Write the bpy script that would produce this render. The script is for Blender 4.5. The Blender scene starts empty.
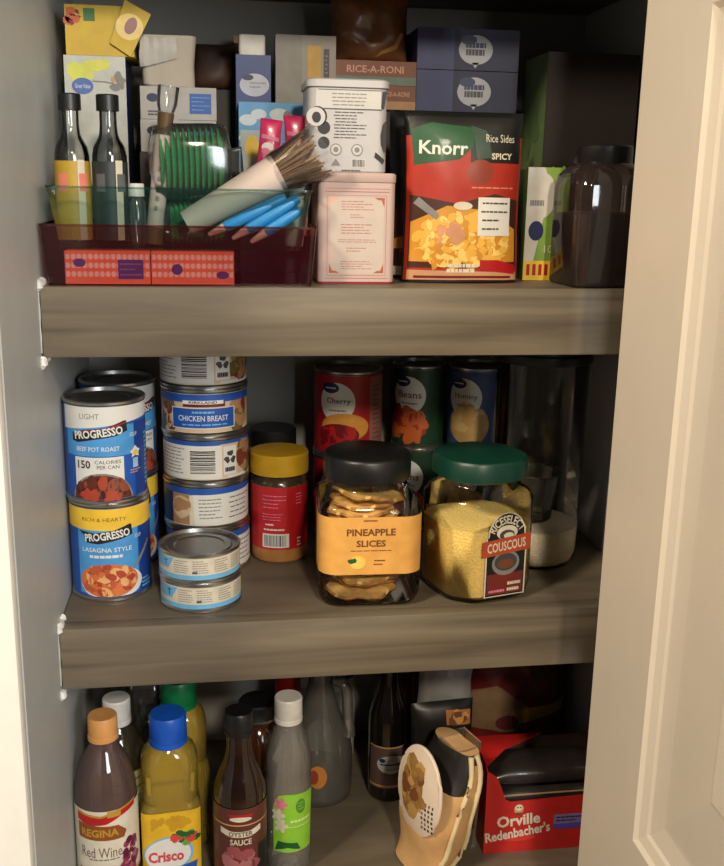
import bpy, bmesh, math, random
from mathutils import Vector, Matrix, noise
PI = math.pi
sc = bpy.context.scene
COL = sc.collection
R_ = random.Random(7)

# ------------------------------------------------------------------ materials
MATS = {}
def lin(c):
    return tuple(((x/255)/12.92 if x/255 <= .04045 else ((x/255+.055)/1.055)**2.4) for x in c)
def M(name, rgb, rough=.55, metal=0., var=.10, scale=60., bump=0., coat=0., stretch=None, sss=0.):
    """painted / printed / moulded surface: colour with a fine procedural mottling"""
    if name in MATS: return MATS[name]
    m = bpy.data.materials.new(name); m.use_nodes = True
    nt = m.node_tree; b = nt.nodes['Principled BSDF']
    c = lin(rgb)
    tc = nt.nodes.new('ShaderNodeTexCoord'); n = nt.nodes.new('ShaderNodeTexNoise')
    n.inputs['Scale'].default_value = scale; n.inputs['Detail'].default_value = 3
    src = tc.outputs['Object']
    if stretch:
        mp = nt.nodes.new('ShaderNodeMapping'); mp.inputs['Scale'].default_value = stretch
        nt.links.new(src, mp.inputs['Vector']); src = mp.outputs['Vector']
    nt.links.new(src, n.inputs['Vector'])
    r = nt.nodes.new('ShaderNodeValToRGB')
    r.color_ramp.elements[0].position = .3; r.color_ramp.elements[1].position = .7
    r.color_ramp.elements[0].color = tuple(max(0, x*(1-var)) for x in c)+(1,)
    r.color_ramp.elements[1].color = tuple(min(1, x*(1+var)) for x in c)+(1,)
    nt.links.new(n.outputs['Fac'], r.inputs['Fac']); nt.links.new(r.outputs['Color'], b.inputs['Base Color'])
    b.inputs['Roughness'].default_value = rough; b.inputs['Metallic'].default_value = metal
    if coat: b.inputs['Coat Weight'].default_value = coat; b.inputs['Coat Roughness'].default_value = .08
    if sss: b.inputs['Subsurface Weight'].default_value = sss; b.inputs['Subsurface Radius'].default_value = (.004,.003,.002)
    if bump:
        bp = nt.nodes.new('ShaderNodeBump'); bp.inputs['Strength'].default_value = bump; bp.inputs['Distance'].default_value = .002
        nt.links.new(n.outputs['Fac'], bp.inputs['Height']); nt.links.new(bp.outputs['Normal'], b.inputs['Normal'])
    MATS[name] = m; return m
def CL(name, tint, gloss=.06, rough=.06, var=.04, body=None, bodyfac=0.):
    """thin clear plastic or glass wall: tinted see-through with a fresnel gloss"""
    if name in MATS: return MATS[name]
    m = bpy.data.materials.new(name); m.use_nodes = True
    nt = m.node_tree; nt.nodes.remove(nt.nodes['Principled BSDF']); out = nt.nodes['Material Output']
    tr = nt.nodes.new('ShaderNodeBsdfTransparent')
    tc = nt.nodes.new('ShaderNodeTexCoord'); n = nt.nodes.new('ShaderNodeTexNoise'); n.inputs['Scale'].default_value = 40
    nt.links.new(tc.outputs['Object'], n.inputs['Vector'])
    r = nt.nodes.new('ShaderNodeValToRGB')
    r.color_ramp.elements[0].color = tuple(x*(1-var) for x in tint)+(1,); r.color_ramp.elements[1].color = tuple(min(1,x*(1+var)) for x in tint)+(1,)
    nt.links.new(n.outputs['Fac'], r.inputs['Fac']); nt.links.new(r.outputs['Color'], tr.inputs['Color'])
    first = tr.outputs[0]
    if body:
        d = nt.nodes.new('ShaderNodeBsdfDiffuse'); d.inputs['Color'].default_value = lin(body)+(1,)
        mx0 = nt.nodes.new('ShaderNodeMixShader'); mx0.inputs[0].default_value = bodyfac
        nt.links.new(first, mx0.inputs[1]); nt.links.new(d.outputs[0], mx0.inputs[2]); first = mx0.outputs[0]
    g = nt.nodes.new('ShaderNodeBsdfGlossy'); g.inputs['Roughness'].default_value = rough
    fr = nt.nodes.new('ShaderNodeFresnel'); fr.inputs['IOR'].default_value = 1.42
    ad = nt.nodes.new('ShaderNodeMath'); ad.operation = 'ADD'; ad.use_clamp = True; ad.inputs[1].default_value = gloss-.03
    nt.links.new(fr.outputs[0], ad.inputs[0])
    mx = nt.nodes.new('ShaderNodeMixShader'); nt.links.new(ad.outputs[0], mx.inputs[0])
    nt.links.new(first, mx.inputs[1]); nt.links.new(g.outputs[0], mx.inputs[2]); nt.links.new(mx.outputs[0], out.inputs['Surface'])
    MATS[name] = m; return m
def wood(name, a, b):
    m = bpy.data.materials.new(name); m.use_nodes = True
    nt = m.node_tree; p = nt.nodes['Principled BSDF']
    tc = nt.nodes.new('ShaderNodeTexCoord'); mp = nt.nodes.new('ShaderNodeMapping'); mp.inputs['Scale'].default_value = (2.2, 14, 38)
    nt.links.new(tc.outputs['Object'], mp.inputs['Vector'])
    n = nt.nodes.new('ShaderNodeTexNoise'); n.inputs['Scale'].default_value = 1.6; n.inputs['Detail'].default_value = 6; n.inputs['Distortion'].default_value = .6
    nt.links.new(mp.outputs[0], n.inputs['Vector'])
    r = nt.nodes.new('ShaderNodeValToRGB'); e = r.color_ramp.elements
    e[0].position = .32; e[0].color = lin(a)+(1,); e[1].position = .74; e[1].color = lin(b)+(1,)
    nt.links.new(n.outputs['Fac'], r.inputs['Fac']); nt.links.new(r.outputs[0], p.inputs['Base Color'])
    p.inputs['Roughness'].default_value = .5
    bp = nt.nodes.new('ShaderNodeBump'); bp.inputs['Strength'].default_value = .12; bp.inputs['Distance'].default_value = .001
    nt.links.new(n.outputs['Fac'], bp.inputs['Height']); nt.links.new(bp.outputs[0], p.inputs['Normal'])
    return m

WOOD = wood('stained_wood', (90,81,67), (128,117,98))
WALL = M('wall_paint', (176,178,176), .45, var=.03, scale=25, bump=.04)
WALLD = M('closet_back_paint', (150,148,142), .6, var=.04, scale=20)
DOORP = M('door_paint', (226,216,200), .38, var=.015, scale=18)
CASING = M('casing_paint', (226,224,214), .4, var=.02)
CAULK = M('white_caulk', (225,225,222), .6, var=.06, bump=.6, scale=120)
TIN = M('tinplate', (176,176,172), .28, metal=.95, var=.06)
TIND = M('tinplate_lid', (150,150,148), .33, metal=.95, var=.08)
BLACK = M('black_print', (24,23,24), .5)
BLKP = M('black_plastic', (20,21,22), .38, var=.15)
WHITE = M('white_print', (222,221,214), .5, var=.03)
WHITEP = M('white_plastic', (216,214,206), .4, var=.03)
CREAM = M('cream_print', (214,206,184), .55)
GREY = M('grey_print', (128,128,126), .55)
DGREY = M('dark_grey_print', (66,66,68), .5)
NAVY = M('navy_print', (22,34,84), .45)
BLUE = M('blue_print', (32,84,172), .45)
SKY = M('sky_blue_print', (72,150,212), .45)
LBLUE = M('light_blue_print', (112,182,224), .45)
RED = M('red_print', (176,24,30), .42)
DRED = M('dark_red_print', (110,16,24), .45)
YEL = M('yellow_print', (238,196,60), .45)
ORANGE = M('orange_print', (226,168,84), .5)
GREENP = M('green_print', (30,92,46), .45)
LIME = M('lime_print', (142,205,58), .45)
BROWN = M('brown_print', (112,66,40), .5)
TAN = M('tan_print', (196,150,96), .5)
PINKP = M('pink_print', (218,120,146), .5)
GOLD = M('gold_print', (206,160,62), .35, metal=.4)
CLEAR = CL('clear_plastic', (.99,.99,.985), .03, var=.01)
CLEARD = CL('clear_plastic_dusky', (.94,.93,.92), .055, body=(150,142,134), bodyfac=.05)
CELLO = CL('cellophane', (.95,.95,.95), .07, .12, body=(225,225,225), bodyfac=.04)

# ------------------------------------------------------------------ mesh building
class B:
    def __init__(s): s.bm = bmesh.new(); s.mats = []
    def mi(s, m):
        if m not in s.mats: s.mats.append(m)
        return s.mats.index(m)
    def face(s, pts, m):
        vs = [s.bm.verts.new(p) for p in pts]; f = s.bm.faces.new(vs); f.material_index = s.mi(m); return f
    def loft(s, rings, m, cap0=True, cap1=True, closed=True):
        k = s.mi(m); vr = [[s.bm.verts.new(p) for p in r] for r in rings]; n = len(vr[0])
        for a, b in zip(vr, vr[1:]):
            for i in range(n if closed else n-1):
                j = (i+1) % n
                s.bm.faces.new((a[i], a[j], b[j], b[i])).material_index = k
        if cap0: s.bm.faces.new(vr[0][::-1]).material_index = k
        if cap1: s.bm.faces.new(vr[-1]).material_index = k
        return vr
    def lathe(s, prof, m, n=56, c=(0,0), mats=None):
        """prof: (r, z) from bottom to top; r=0 ends are fans"""
        k = s.mi(m); prev = None
        for idx, (r, z) in enumerate(prof):
            if r <= 1e-6: cur = [s.bm.verts.new((c[0], c[1], z))]
            else: cur = [s.bm.verts.new((c[0]+r*math.cos(2*PI*i/n), c[1]+r*math.sin(2*PI*i/n), z)) for i in range(n)]
            if prev:
                kk = s.mi(mats[idx]) if mats and idx in mats else k
                for i in range(n):
                    j = (i+1) % n
                    if len(prev) == 1 and len(cur) == 1: continue
                    if len(prev) == 1: f = s.bm.faces.new((prev[0], cur[j], cur[i]))
                    elif len(cur) == 1: f = s.bm.faces.new((prev[i], prev[j], cur[0]))
                    else: f = s.bm.faces.new((prev[i], prev[j], cur[j], cur[i]))
                    f.material_index = kk
            prev = cur
    def box(s, x0, x1, y0, y1, z0, z1, m, bev=0., seg=2):
        t = bmesh.new(); bmesh.ops.create_cube(t, size=1)
        for v in t.verts: v.co = Vector(((x0+x1)/2+v.co.x*(x1-x0), (y0+y1)/2+v.co.y*(y1-y0), (z0+z1)/2+v.co.z*(z1-z0)))
        if bev: bmesh.ops.bevel(t, geom=t.edges[:]+t.verts[:], offset=bev, segments=seg, affect='EDGES', profile=.5)
        s.add(t, m)
    def add(s, t, m, mat=None):
        k = s.mi(m) if m else None; mp = {}
        for v in t.verts: mp[v] = s.bm.verts.new(mat @ v.co if mat else v.co)
        for f in t.faces:
            try: g = s.bm.faces.new([mp[v] for v in f.verts])
            except ValueError: continue
            if k is not None: g.material_index = k
        t.free()
    def tube(s, pts, rads, m, n=14, cap=True, flat=1.0, up=None):
        pts = [Vector(p) for p in pts]; rings = []
        if not isinstance(rads, (list, tuple)): rads = [rads]*len(pts)
        for i, p in enumerate(pts):
            d = (pts[min(i+1, len(pts)-1)]-pts[max(i-1, 0)]).normalized()
            ref = Vector(up) if up else (Vector((0,0,1)) if abs(d.z) < .9 else Vector((1,0,0)))
            a = d.cross(ref).normalized(); b = a.cross(d).normalized()
            rings.append([p+(a*math.cos(2*PI*k/n)+b*math.sin(2*PI*k/n)*flat)*rads[i] for k in range(n)])
        s.loft(rings, m, cap, cap)
    def prism(s, pts2, y0, y1, m):
        """outline in x,z pushed from y0 to y1"""
        s.loft([[Vector((x, y0, z)) for x, z in pts2], [Vector((x, y1, z)) for x, z in pts2]], m)
    def jitter(s, amp, scale, seed=0):
        for v in s.bm.verts:
            v.co += noise.noise_vector(v.co*scale+Vector((seed*3.1, seed*1.7, seed)))*amp
    def done(s, name, parent=None, loc=(0,0,0), sharp=35, rot=None, flat=False):
        bm = s.bm; bmesh.ops.recalc_face_normals(bm, faces=bm.faces[:]) if not getattr(s, 'noflip', False) else None
        bm.normal_update(); cs = math.radians(sharp)
        for f in bm.faces: f.smooth = not flat
        for e in bm.edges:
            if len(e.link_faces) == 2 and e.calc_face_angle(0) > cs: e.smooth = False
        me = bpy.data.meshes.new(name); bm.to_mesh(me); bm.free()
        for m in s.mats: me.materials.append(m)
        o = bpy.data.objects.new(name, me); COL.objects.link(o); o.location = loc
        if rot: o.rotation_euler = rot
        if parent: o.parent = parent
        return o

def rsq(hw, hd, r, z, c=(0,0), seg=6, rot=0.):
    r = min(r, hw, hd); pts = []
    for cx, cy, a0 in ((hw-r, hd-r, 0), (-hw+r, hd-r, PI/2), (-hw+r, -hd+r, PI), (hw-r, -hd+r, 1.5*PI)):
        for i in range(seg+1):
            a = a0+PI/2*i/seg; x = cx+r*math.cos(a); y = cy+r*math.sin(a)
            if rot: x, y = x*math.cos(rot)-y*math.sin(rot), x*math.sin(rot)+y*math.cos(rot)
            pts.append(Vector((c[0]+x, c[1]+y, z)))
    return pts
def octo(h, k, z, rot=0., c=(0,0), rr=.25):
    """square of half width h with its corners cut by k, softly rounded"""
    base = [(h, -h+k), (h, h-k), (h-k, h), (-h+k, h), (-h, h-k), (-h, -h+k), (-h+k, -h), (h-k, -h)]; pts = []
    for i in range(8):
        p = Vector(base[i]); a = Vector(base[i-1]); b = Vector(base[(i+1) % 8])
        for t in (0, .33, .67, 1):
            q0 = p+(a-p)*rr*(1-t); q1 = p+(b-p)*rr*t
            q = q0*(1-t)+q1*t
            x = q.x*math.cos(rot)-q.y*math.sin(rot); y = q.x*math.sin(rot)+q.y*math.cos(rot)
            pts.append(Vector((c[0]+x, c[1]+y, z)))
    return pts

_txt = {}
def text_polys(s, bold=.0):
    key = (s, bold)
    if key not in _txt:
        cu = bpy.data.curves.new('t', 'FONT'); cu.body = s; cu.size = 1; cu.resolution_u = 2; cu.offset = bold
        o = bpy.data.objects.new('t', cu); me = bpy.data.meshes.new_from_object(o)
        vs = [(v.co.x, v.co.y) for v in me.vertices]; fs = [list(p.vertices) for p in me.polygons]
        bpy.data.objects.remove(o); bpy.data.curves.remove(cu); bpy.data.meshes.remove(me)
        _txt[key] = (vs, fs)
    return _txt[key]

class Art:
    """print on a label: flat shapes in (u, v) metres, stacked in thin layers"""
    def __init__(s): s.it = []
    def raw(s, vs, fs, m, l): s.it.append((l, vs, fs, m)); return s
    def poly(s, pts, m, l=1): return s.raw(list(pts), [list(range(len(pts)))], m, l)
    def rect(s, u0, v0, u1, v1, m, l=1): return s.poly([(u0,v0),(u1,v0),(u1,v1),(u0,v1)], m, l)
    def ell(s, cu, cv, ru, rv, m, l=1, n=26, rot=0.):
        return s.poly([(cu+ru*math.cos(2*PI*i/n)*math.cos(rot)-rv*math.sin(2*PI*i/n)*math.sin(rot),
                        cv+ru*math.cos(2*PI*i/n)*math.sin(rot)+rv*math.sin(2*PI*i/n)*math.cos(rot)) for i in range(n)], m, l)
    def text(s, t, cu, cv, h, m, l=3, w=None, bold=.0, rot=0., arc=None):
        vs, fs = text_polys(t, bold)
        x0 = min(p[0] for p in vs); x1 = max(p[0] for p in vs); y0 = min(p[1] for p in vs); y1 = max(p[1] for p in vs)
        sv = h/(y1-y0); su = (w/(x1-x0)) if w else sv; out = []
        for x, y in vs:
            u = (x-(x0+x1)/2)*su; v = (y-(y0+y1)/2)*sv
            if arc: a = u/arc; u, v = (arc+v)*math.sin(a), (arc+v)*math.cos(a)-arc
            out.append((cu+u*math.cos(rot)-v*math.sin(rot), cv+u*math.sin(rot)+v*math.cos(rot)))
        return s.raw(out, fs, m, l)
    def bars(s, u0, u1, v0, v1, n, m, l=2, seed=1, fill=.45):
        """lines of print too small to read"""
        r = random.Random(seed); dv = (v1-v0)/n
        for i in range(n):
            v = v1-dv*(i+.5); a = u0+(u1-u0)*r.uniform(0,.06); b = u1-(u1-u0)*r.choice((0,.04,.1,.3))
            u = a
            while u < b:
                e = min(b, u+(u1-u0)*r.uniform(.08,.22)); s.rect(u, v-dv*fill/2, e, v+dv*fill/2, m, l); u = e+(u1-u0)*.025
        return s
    def code(s, u0, v0, u1, v1, vert, bg, m, l=2, seed=3):
        s.rect(u0, v0, u1, v1, bg, l); r = random.Random(seed)
        pu, pv = (u1-u0)*.08, (v1-v0)*.1; a, b = (u0+pu, u1-pu) if vert else (v0+pv, v1-pv); t = a
        while t < b-(b-a)*.03:
            w = (b-a)*r.choice((.02,.035,.055,.03)); e = min(b, t+w)
            if vert: s.rect(t, v0+pv, e, v1-pv, m, l+1)
            else: s.rect(u0+pu, t, u1-pu, e, m, l+1)
            t = e+(b-a)*r.choice((.02,.03,.045))
        return s
    def blobs(s, cu, cv, ru, rv, mats, n, size, l=2, seed=1, aspect=1.6):
        r = random.Random(seed)
        for i in range(n):
            a = r.uniform(0, 2*PI); q = math.sqrt(r.uniform(0,1)); x = cu+ru*q*math.cos(a); y = cv+rv*q*math.sin(a)
            sz = size*r.uniform(.6,1.25); ro = r.uniform(0,PI); k = 8
            pts = [(sz*aspect*math.cos(2*PI*j/k)*r.uniform(.75,1.2), sz*math.sin(2*PI*j/k)*r.uniform(.75,1.2)) for j in range(k)]
            s.poly([(x+p*math.cos(ro)-t*math.sin(ro), y+p*math.sin(ro)+t*math.cos(ro)) for p, t in pts], r.choice(mats), l+(i % 9)*.3)
        return s
    def bake(s, b, mapf, du=None, dv=None, step=.00012, base=.0002):
        for l, vs, fs, m in s.it:
            t = bmesh.new(); vv = [t.verts.new((x, y, 0)) for x, y in vs]
            for f in fs:
                try: t.faces.new([vv[i] for i in f])
                except ValueError: pass
            for ax, d in ((0, du), (1, dv)):
                if not d: continue
                lo = min(p[ax] for p in vs); hi = max(p[ax] for p in vs); k = math.ceil(lo/d+1e-6)
                while k*d < hi-1e-7:
                    co = [0,0,0]; no = [0,0,0]; co[ax] = k*d; no[ax] = 1
                    bmesh.ops.bisect_plane(t, geom=t.verts[:]+t.edges[:]+t.faces[:], plane_co=co, plane_no=no); k += 1
            h = base+l*step
            for v in t.verts: v.co = Vector(mapf(v.co.x, v.co.y, h))
            b.add(t, m)
        b.noflip = True
def cyl(R, z0=0.):
    return lambda u, v, h: ((R+h)*math.sin(u/R), -(R+h)*math.cos(u/R), z0+v)
def front(y=0., x0=0., z0=0.): return lambda u, v, h: (x0+u, y-h, z0+v)
def leftf(x=0., y0=0., z0=0.): return lambda u, v, h: (x-h, y0-u, z0+v)     # u runs towards the viewer's right = -y
def rightf(x=0., y0=0., z0=0.): return lambda u, v, h: (x+h, y0+u, z0+v)
def topf(z=0., x0=0., y0=0.): return lambda u, v, h: (x0+u, y0+v, z+h)

# ------------------------------------------------------------------ things
def thing(name, label, cat, loc=(0,0,0), rz=0., group=None, rot=None):
    o = bpy.data.objects.new(name, None); COL.objects.link(o); o.empty_display_size = .02
    o.location = loc; o.rotation_euler = rot or (0,0,rz); o['label'] = label; o['category'] = cat
    if group: o['group'] = group
    return o
def tag(o, label, cat, group=None, kind=None):
    o['label'] = label; o['category'] = cat
    if group: o['group'] = group
    if kind: o['kind'] = kind
    return o
def struct(o): o['kind'] = 'structure'; return o
def dup(root, loc, label, rz=None, group=None):
    r = root.copy(); COL.objects.link(r); r.location = loc; r['label'] = label
    if rz is not None: r.rotation_euler = (0,0,rz)
    if group: r['group'] = group
    for ch in list(root.children):
        c = ch.copy(); COL.objects.link(c); c.parent = r
        for g in ch.children:
            d = g.copy(); COL.objects.link(d); d.parent = c
    return r

# ================================================================== the setting
W = .614; DEP = .34
Z1, Z2, Z3 = 1.356, 1.0252, .694
b = B(); b.box(-1.6, 1.8, -3.2, .5, -.05, 0, M('floor_boards', (120,92,66), .5, var=.25, scale=6, stretch=(1,8,1))); struct(b.done('floor'))
b = B(); b.box(-.10, 0, -.167, DEP+.1, 0, 2.42, WALL); struct(b.done('wall_left'))
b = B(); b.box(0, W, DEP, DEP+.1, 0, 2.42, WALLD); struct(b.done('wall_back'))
b = B(); b.box(W, W+.1, -.02, DEP+.1, 0, 2.42, WALL); struct(b.done('wall_right'))
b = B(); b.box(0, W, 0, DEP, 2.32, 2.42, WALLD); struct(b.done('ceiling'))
b = B()
b.box(-.075, -.0005, -.185, -.1672, 0, 2.1, CASING, .003)
struct(b.done('trim_1'))
b = B(); b.box(.545, 1.7, -.065, -.022, 0, 2.42, WALL); b.box(-1.6, -.1001, -.167, -.06, 0, 2.42, WALL); struct(b.done('wall_front'))

def door():
    b = B(); X = .505; T = .035; y1, y0 = -.100, -.710; zb, zt = .02, 2.03
    pan = [(y0+.116, y1-.116, .22, .72), (y0+.116, y1-.116, .905, 1.578), (y0+.116, y1-.116, 1.69, 1.91)]
    steps = [(0,0), (.004,.003), (.013,.0055), (.016,.0075), (.034,.0105), (.038,.0105), (.108,.0045), (.112,.0035)]
    def q(ya, yb, za, zc): b.face([(X,ya,za),(X,ya,zc),(X,yb,zc),(X,yb,za)], DOORP)
    e = .0025
    q(y0+e, y0+.116, zb, zt); q(y1-.116, y1-e, zb, zt)
    zs = [zb]+[z for p in pan for z in p[2:]]+[zt]
    for i in range(0, len(zs), 2): q(y0+.116, y1-.116, zs[i], zs[i+1])
    for ya, yb, za, zc in pan:
        ins = [(ya+i, yb-i, za+min(i, (zc-za)*.45), zc-min(i, (zc-za)*.45), d) for i, d in steps]
        loops = [[Vector((X+d, A, C)), Vector((X+d, A, D)), Vector((X+d, Bq, D)), Vector((X+d, Bq, C))] for A, Bq, C, D, d in ins]
        b.loft(loops, DOORP, False, True)
    # eased edges, far and near ends, back
    b.face([(X,y1-e,zb),(X,y1-e,zt),(X+e,y1,zt),(X+e,y1,zb)], DOORP); b.face([(X+e,y1,zb),(X+e,y1,zt),(X+T,y1,zt),(X+T,y1,zb)], DOORP)
    b.face([(X,y0+e,zt),(X,y0+e,zb),(X+e,y0,zb),(X+e,y0,zt)], DOORP); b.face([(X+e,y0,zt),(X+e,y0,zb),(X+T,y0,zb),(X+T,y0,zt)], DOORP)
    b.face([(X+T,y0,zb),(X+T,y0,zt),(X+T,y1,zt),(X+T,y1,zb)], DOORP)
    b.face([(X,y0+e,zt),(X+e,y0,zt),(X+T,y0,zt),(X+T,y1,zt),(X+e,y1,zt),(X,y1-e,zt)], DOORP)
    b.face([(X,y0+e,zb),(X+e,y0,zb),(X+T,y0,zb),(X+T,y1,zb),(X+e,y1,zb),(X,y1-e,zb)], DOORP)
    bmesh.ops.remove_doubles(b.bm, verts=b.bm.verts[:], dist=1e-5)
    o = struct(b.done('door_1', flat=True))
    for z in (.35, 1.05, 1.78):
        h = B(); h.lathe([(0,z-.045),(.006,z-.045),(.006,z+.045),(0,z+.045)], TIN, 16, c=(X+.041, y1+.0065))
        h.box(X+.0352, X+.037, y1-.02, y1+.006, z-.043, z+.043, TIN); h.done('hinge', o)
door()

def shelf(ztop, label, th=.064, caulk=True, yf=0.):
    t = thing('shelf_board', label, 'shelf', (0,0,ztop-th), group='wooden pantry shelves')
    b = B(); b.box(.0015, W-.0015, yf, yf+.02, 0, th, WOOD, .0012); b.done('front_edge', t)
    b = B(); b.box(.0015, W-.0015, yf+.0202, DEP-.001, .0, th, WOOD); b.done('board', t)
    if caulk:
        for z0 in (0, th):
            b = B(); rr = random.Random(int(ztop*100)+int(z0*1000)); sg = 1 if z0 else -1
            pts = [(.0008, yf-.003+i*.004, z0+sg*.0022+rr.uniform(-.0012,.0012)) for i in range(7)]
            b.tube(pts, [.0022+rr.uniform(0,.0030) for _ in pts], CAULK, 10)
            b.tube([(.0008,yf-.0015,z0+sg*(-.004 if z0 else 0)+(.0 if z0 else -.011)),(.0012,yf-.0025,z0-(.001 if z0 else .006)),(.0012,yf-.0020,z0+(.003 if z0 else 0))], [.0014,.0044,.0030], CAULK, 10)
            for v in b.bm.verts: v.co.x = max(v.co.x, .0001)
            b.jitter(.0016, 240, z0*50); b.done('caulk_bead', t)
        b = B(); b.tube([(.0004, yf+.0002, .004+.008*i) for i in range(int((th-.006)/.008)+1)], [.0006+.0003*(i % 3) for i in range(int((th-.006)/.008)+1)], WALL, 8); b.jitter(.0006, 200, 3); b.done('caulk_bead', t)
    return t
shelf(Z1, 'upper grey-brown shelf carrying the red bin, pink tin and pasta bag')
shelf(Z2, 'middle grey-brown shelf carrying the soup cans and pineapple jar')
shelf(Z3, 'lowest grey-brown shelf carrying the bottles and red popcorn box')
shelf(1.72, 'shelf over the topmost row of boxes, only its dark underside showing', caulk=False)

# ================================================================== generic makers
def box_thing(name, label, cat, x, y, z, w, d, h, m, art=None, rz=0., group=None, left=None, right=None, bev=.0008, part='carton', sides=None):
    """a carton: (x, y) is the middle of its front face's foot"""
    t = thing(name, label, cat, (x,y,z), rz, group)
    b = B(); b.box(-w/2, w/2, 0, d, 0, h, m, bev)
    if art: art.bake(b, front(0))
    if left: left.bake(b, leftf(-w/2))
    if right: right.bake(b, rightf(w/2))
    b.done(part, t); return t

def can(name, label, cat, loc, R, H, art, rz=0., group=None, lid=TIND, band=(.005,.005), back=WHITE):
    t = thing(name, label, cat, loc, rz, group)
    b = B()
    b.lathe([(0,.003),(R-.005,.003),(R-.0035,0),(R-.001,0),(R,.001),(R,.003),(R-.0016,.0045),(R-.0016,H-.0045),(R,H-.003),(R,H-.001),(R-.001,H),(R-.0025,H),
             (R-.0035,H-.004),(R*.80,H-.0042),(R*.77,H-.0028),(R*.62,H-.0028),(R*.59,H-.004),(R*.3,H-.0042),(0,H-.0042)], TIN, 64,
            mats={12:lid,13:lid,14:lid,15:lid,16:lid,17:lid,18:lid})
    b.done('can_body', t, sharp=28)
    b = B(); a = Art(); L = R-.0012
    a.rect(-PI*L*.999, band[0], PI*L*.999, H-band[1], back, 0); a.it += art.it
    a.bake(b, cyl(L), du=.0035); b.done('label', t); return t

# ================================================================== shelf 2: soup cans
MEAT = [M('stew_brown', (96,40,28), .4), M('stew_dark', (66,26,20), .4), M('stew_light', (138,72,48), .4)]
PAST = [M('sauce_orange', (206,112,62), .45), M('sauce_red', (170,66,44), .45), M('pasta_pale', (228,170,110), .45), M('sauce_deep', (186,88,50), .45)]
def soup_a():
    H = .1055; a = Art(); L = .0406
    a.rect(-PI*L, .005, PI*L, .083, BLUE, .3); a.rect(-.016-.03, .05, .03, .081, SKY, .6); a.rect(.03,.006,.075,.082,M('deep_blue_print',(24,62,140),.45),.5)
    a.poly([(-.05,.076),(-.03,.078),(.028,.084),(.075,.088),(.075,.1005),(-.05,.1005)], WHITE, 1)
    a.text('LIGHT', -.016, .091, .0055, GREY, 2, w=.02)
    a.poly([(-.036,.074),(-.02,.0775),(.0,.0795),(.018,.0855),(.021,.0855),(.022,.075),(.01,.0705),(-.012,.0675),(-.03,.064),(-.036,.0655)], BLACK, 1.6)
    a.poly([(-.035,.0735),(-.02,.0768),(.0,.0788),(.0205,.0842),(.0208,.083),(.0,.0775),(-.02,.0755),(-.035,.0722)], RED, 1.9)
    a.text('PROGRESSO', -.008, .0738, .0085, WHITE, 3, w=.05, bold=.03, rot=.11)
    a.text('SOUP', .029, .070, .004, WHITE, 3, w=.009)
    a.text('BEEF POT ROAST', -.009, .0575, .0046, WHITE, 3, w=.044, bold=.01)
    a.rect(-.034,.006,.017,.049,WHITE,1.2)
    a.text('150', -.0235, .0415, .0085, BLACK, 3, w=.014, bold=.02); a.text('CALORIES', .001, .0442, .0036, BLACK, 3, w=.026); a.text('PER CAN', .001, .0388, .0036, BLACK, 3, w=.022)
    a.ell(-.006,.004,.0325,.0285,GREY,1.7); a.ell(-.006,.004,.0305,.0265,MEAT[0],2)
    a.it = [(l,[(u,max(v,.0055)) for u,v in vs],fs,m) for l,vs,fs,m in a.it]
    t = Art(); t.blobs(-.006,.015,.025,.010,MEAT+[PAST[1]],40,.0045,2.4,seed=5)
    a.it += t.it
    a.poly([(.024,.052),(.028,.0545),(.031,.058),(.034,.0545),(.038,.053),(.0355,.05),(.036,.046),(.031,.0475),(.026,.046),(.027,.05)], WHITE, 2); a.ell(.031,.0505,.003,.003,YEL,3)
    a.rect(.0275,.035,.0345,.045,M('pale_blue',(150,190,220)),2); a.bars(.024,.038,.029,.034,2,TAN,2)
    a.bars(.047,.056,.012,.07,12,LBLUE,2,seed=4,fill=.55)
    return a
def soup_b():
    a = Art(); L = .0406
    a.rect(-PI*L,.005,PI*L,.083,BLUE,.3); a.rect(-.036,.008,.03,.083,SKY,.6); a.rect(.032,.006,.075,.082,M('deep_blue_print',(24,62,140),.45),.5)
    a.poly([(-.06,.078),(.02,.077),(.075,.079),(.075,.1005),(-.06,.1005)], YEL, 1)
    a.text('RICH & HEARTY', -.006,.089,.004,BROWN,2,w=.046)
    a.poly([(-.034,.0765),(-.015,.0745),(.004,.0775),(.02,.0825),(.0225,.082),(.0235,.071),(.011,.0675),(-.012,.063),(-.025,.064),(-.028,.072)], BLACK, 1.6)
    a.text('PROGRESSO', -.003,.0718,.0085,WHITE,3,w=.047,bold=.03,rot=.12); a.text('SOUP',.03,.068,.004,WHITE,3,w=.008)
    a.text('LASAGNA STYLE', -.004,.0565,.0048,WHITE,3,w=.052,bold=.01); a.bars(-.022,.012,.0475,.0512,1,WHITE,3,fill=.8)
    a.ell(.0,.0195,.034,.0185,WHITE,1.4); a.ell(-.003,.0225,.0315,.0185,PAST[0],1.8)
    a.blobs(-.003,.0235,.026,.0145,PAST,80,.0042,2.2,seed=11)
    a.poly([(.024,.033),(.029,.036),(.048,.0585),(.0455,.0598),(.026,.039)], GREY, 2.4); a.bars(.034,.05,.008,.02,3,LBLUE,2,seed=8)
    a.it = [(l,[(u,min(max(v,.0055),.1002)) for u,v in vs],fs,m) for l,vs,fs,m in a.it]
    return a
CX, CY = .0427, .1045
can('soup_can', 'yellow-banded blue soup can with pasta picture, under the white-topped can', 'can', (CX,CY,Z2), .0418, .1055, soup_b(), .09, 'soup cans by the left wall', back=BLUE)
can('soup_can', 'white-topped blue beef pot roast soup can, top of the front stack', 'can', (CX-.001,CY,Z2+.1056), .0418, .1055, soup_a(), .12, 'soup cans by the left wall', back=BLUE)
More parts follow.
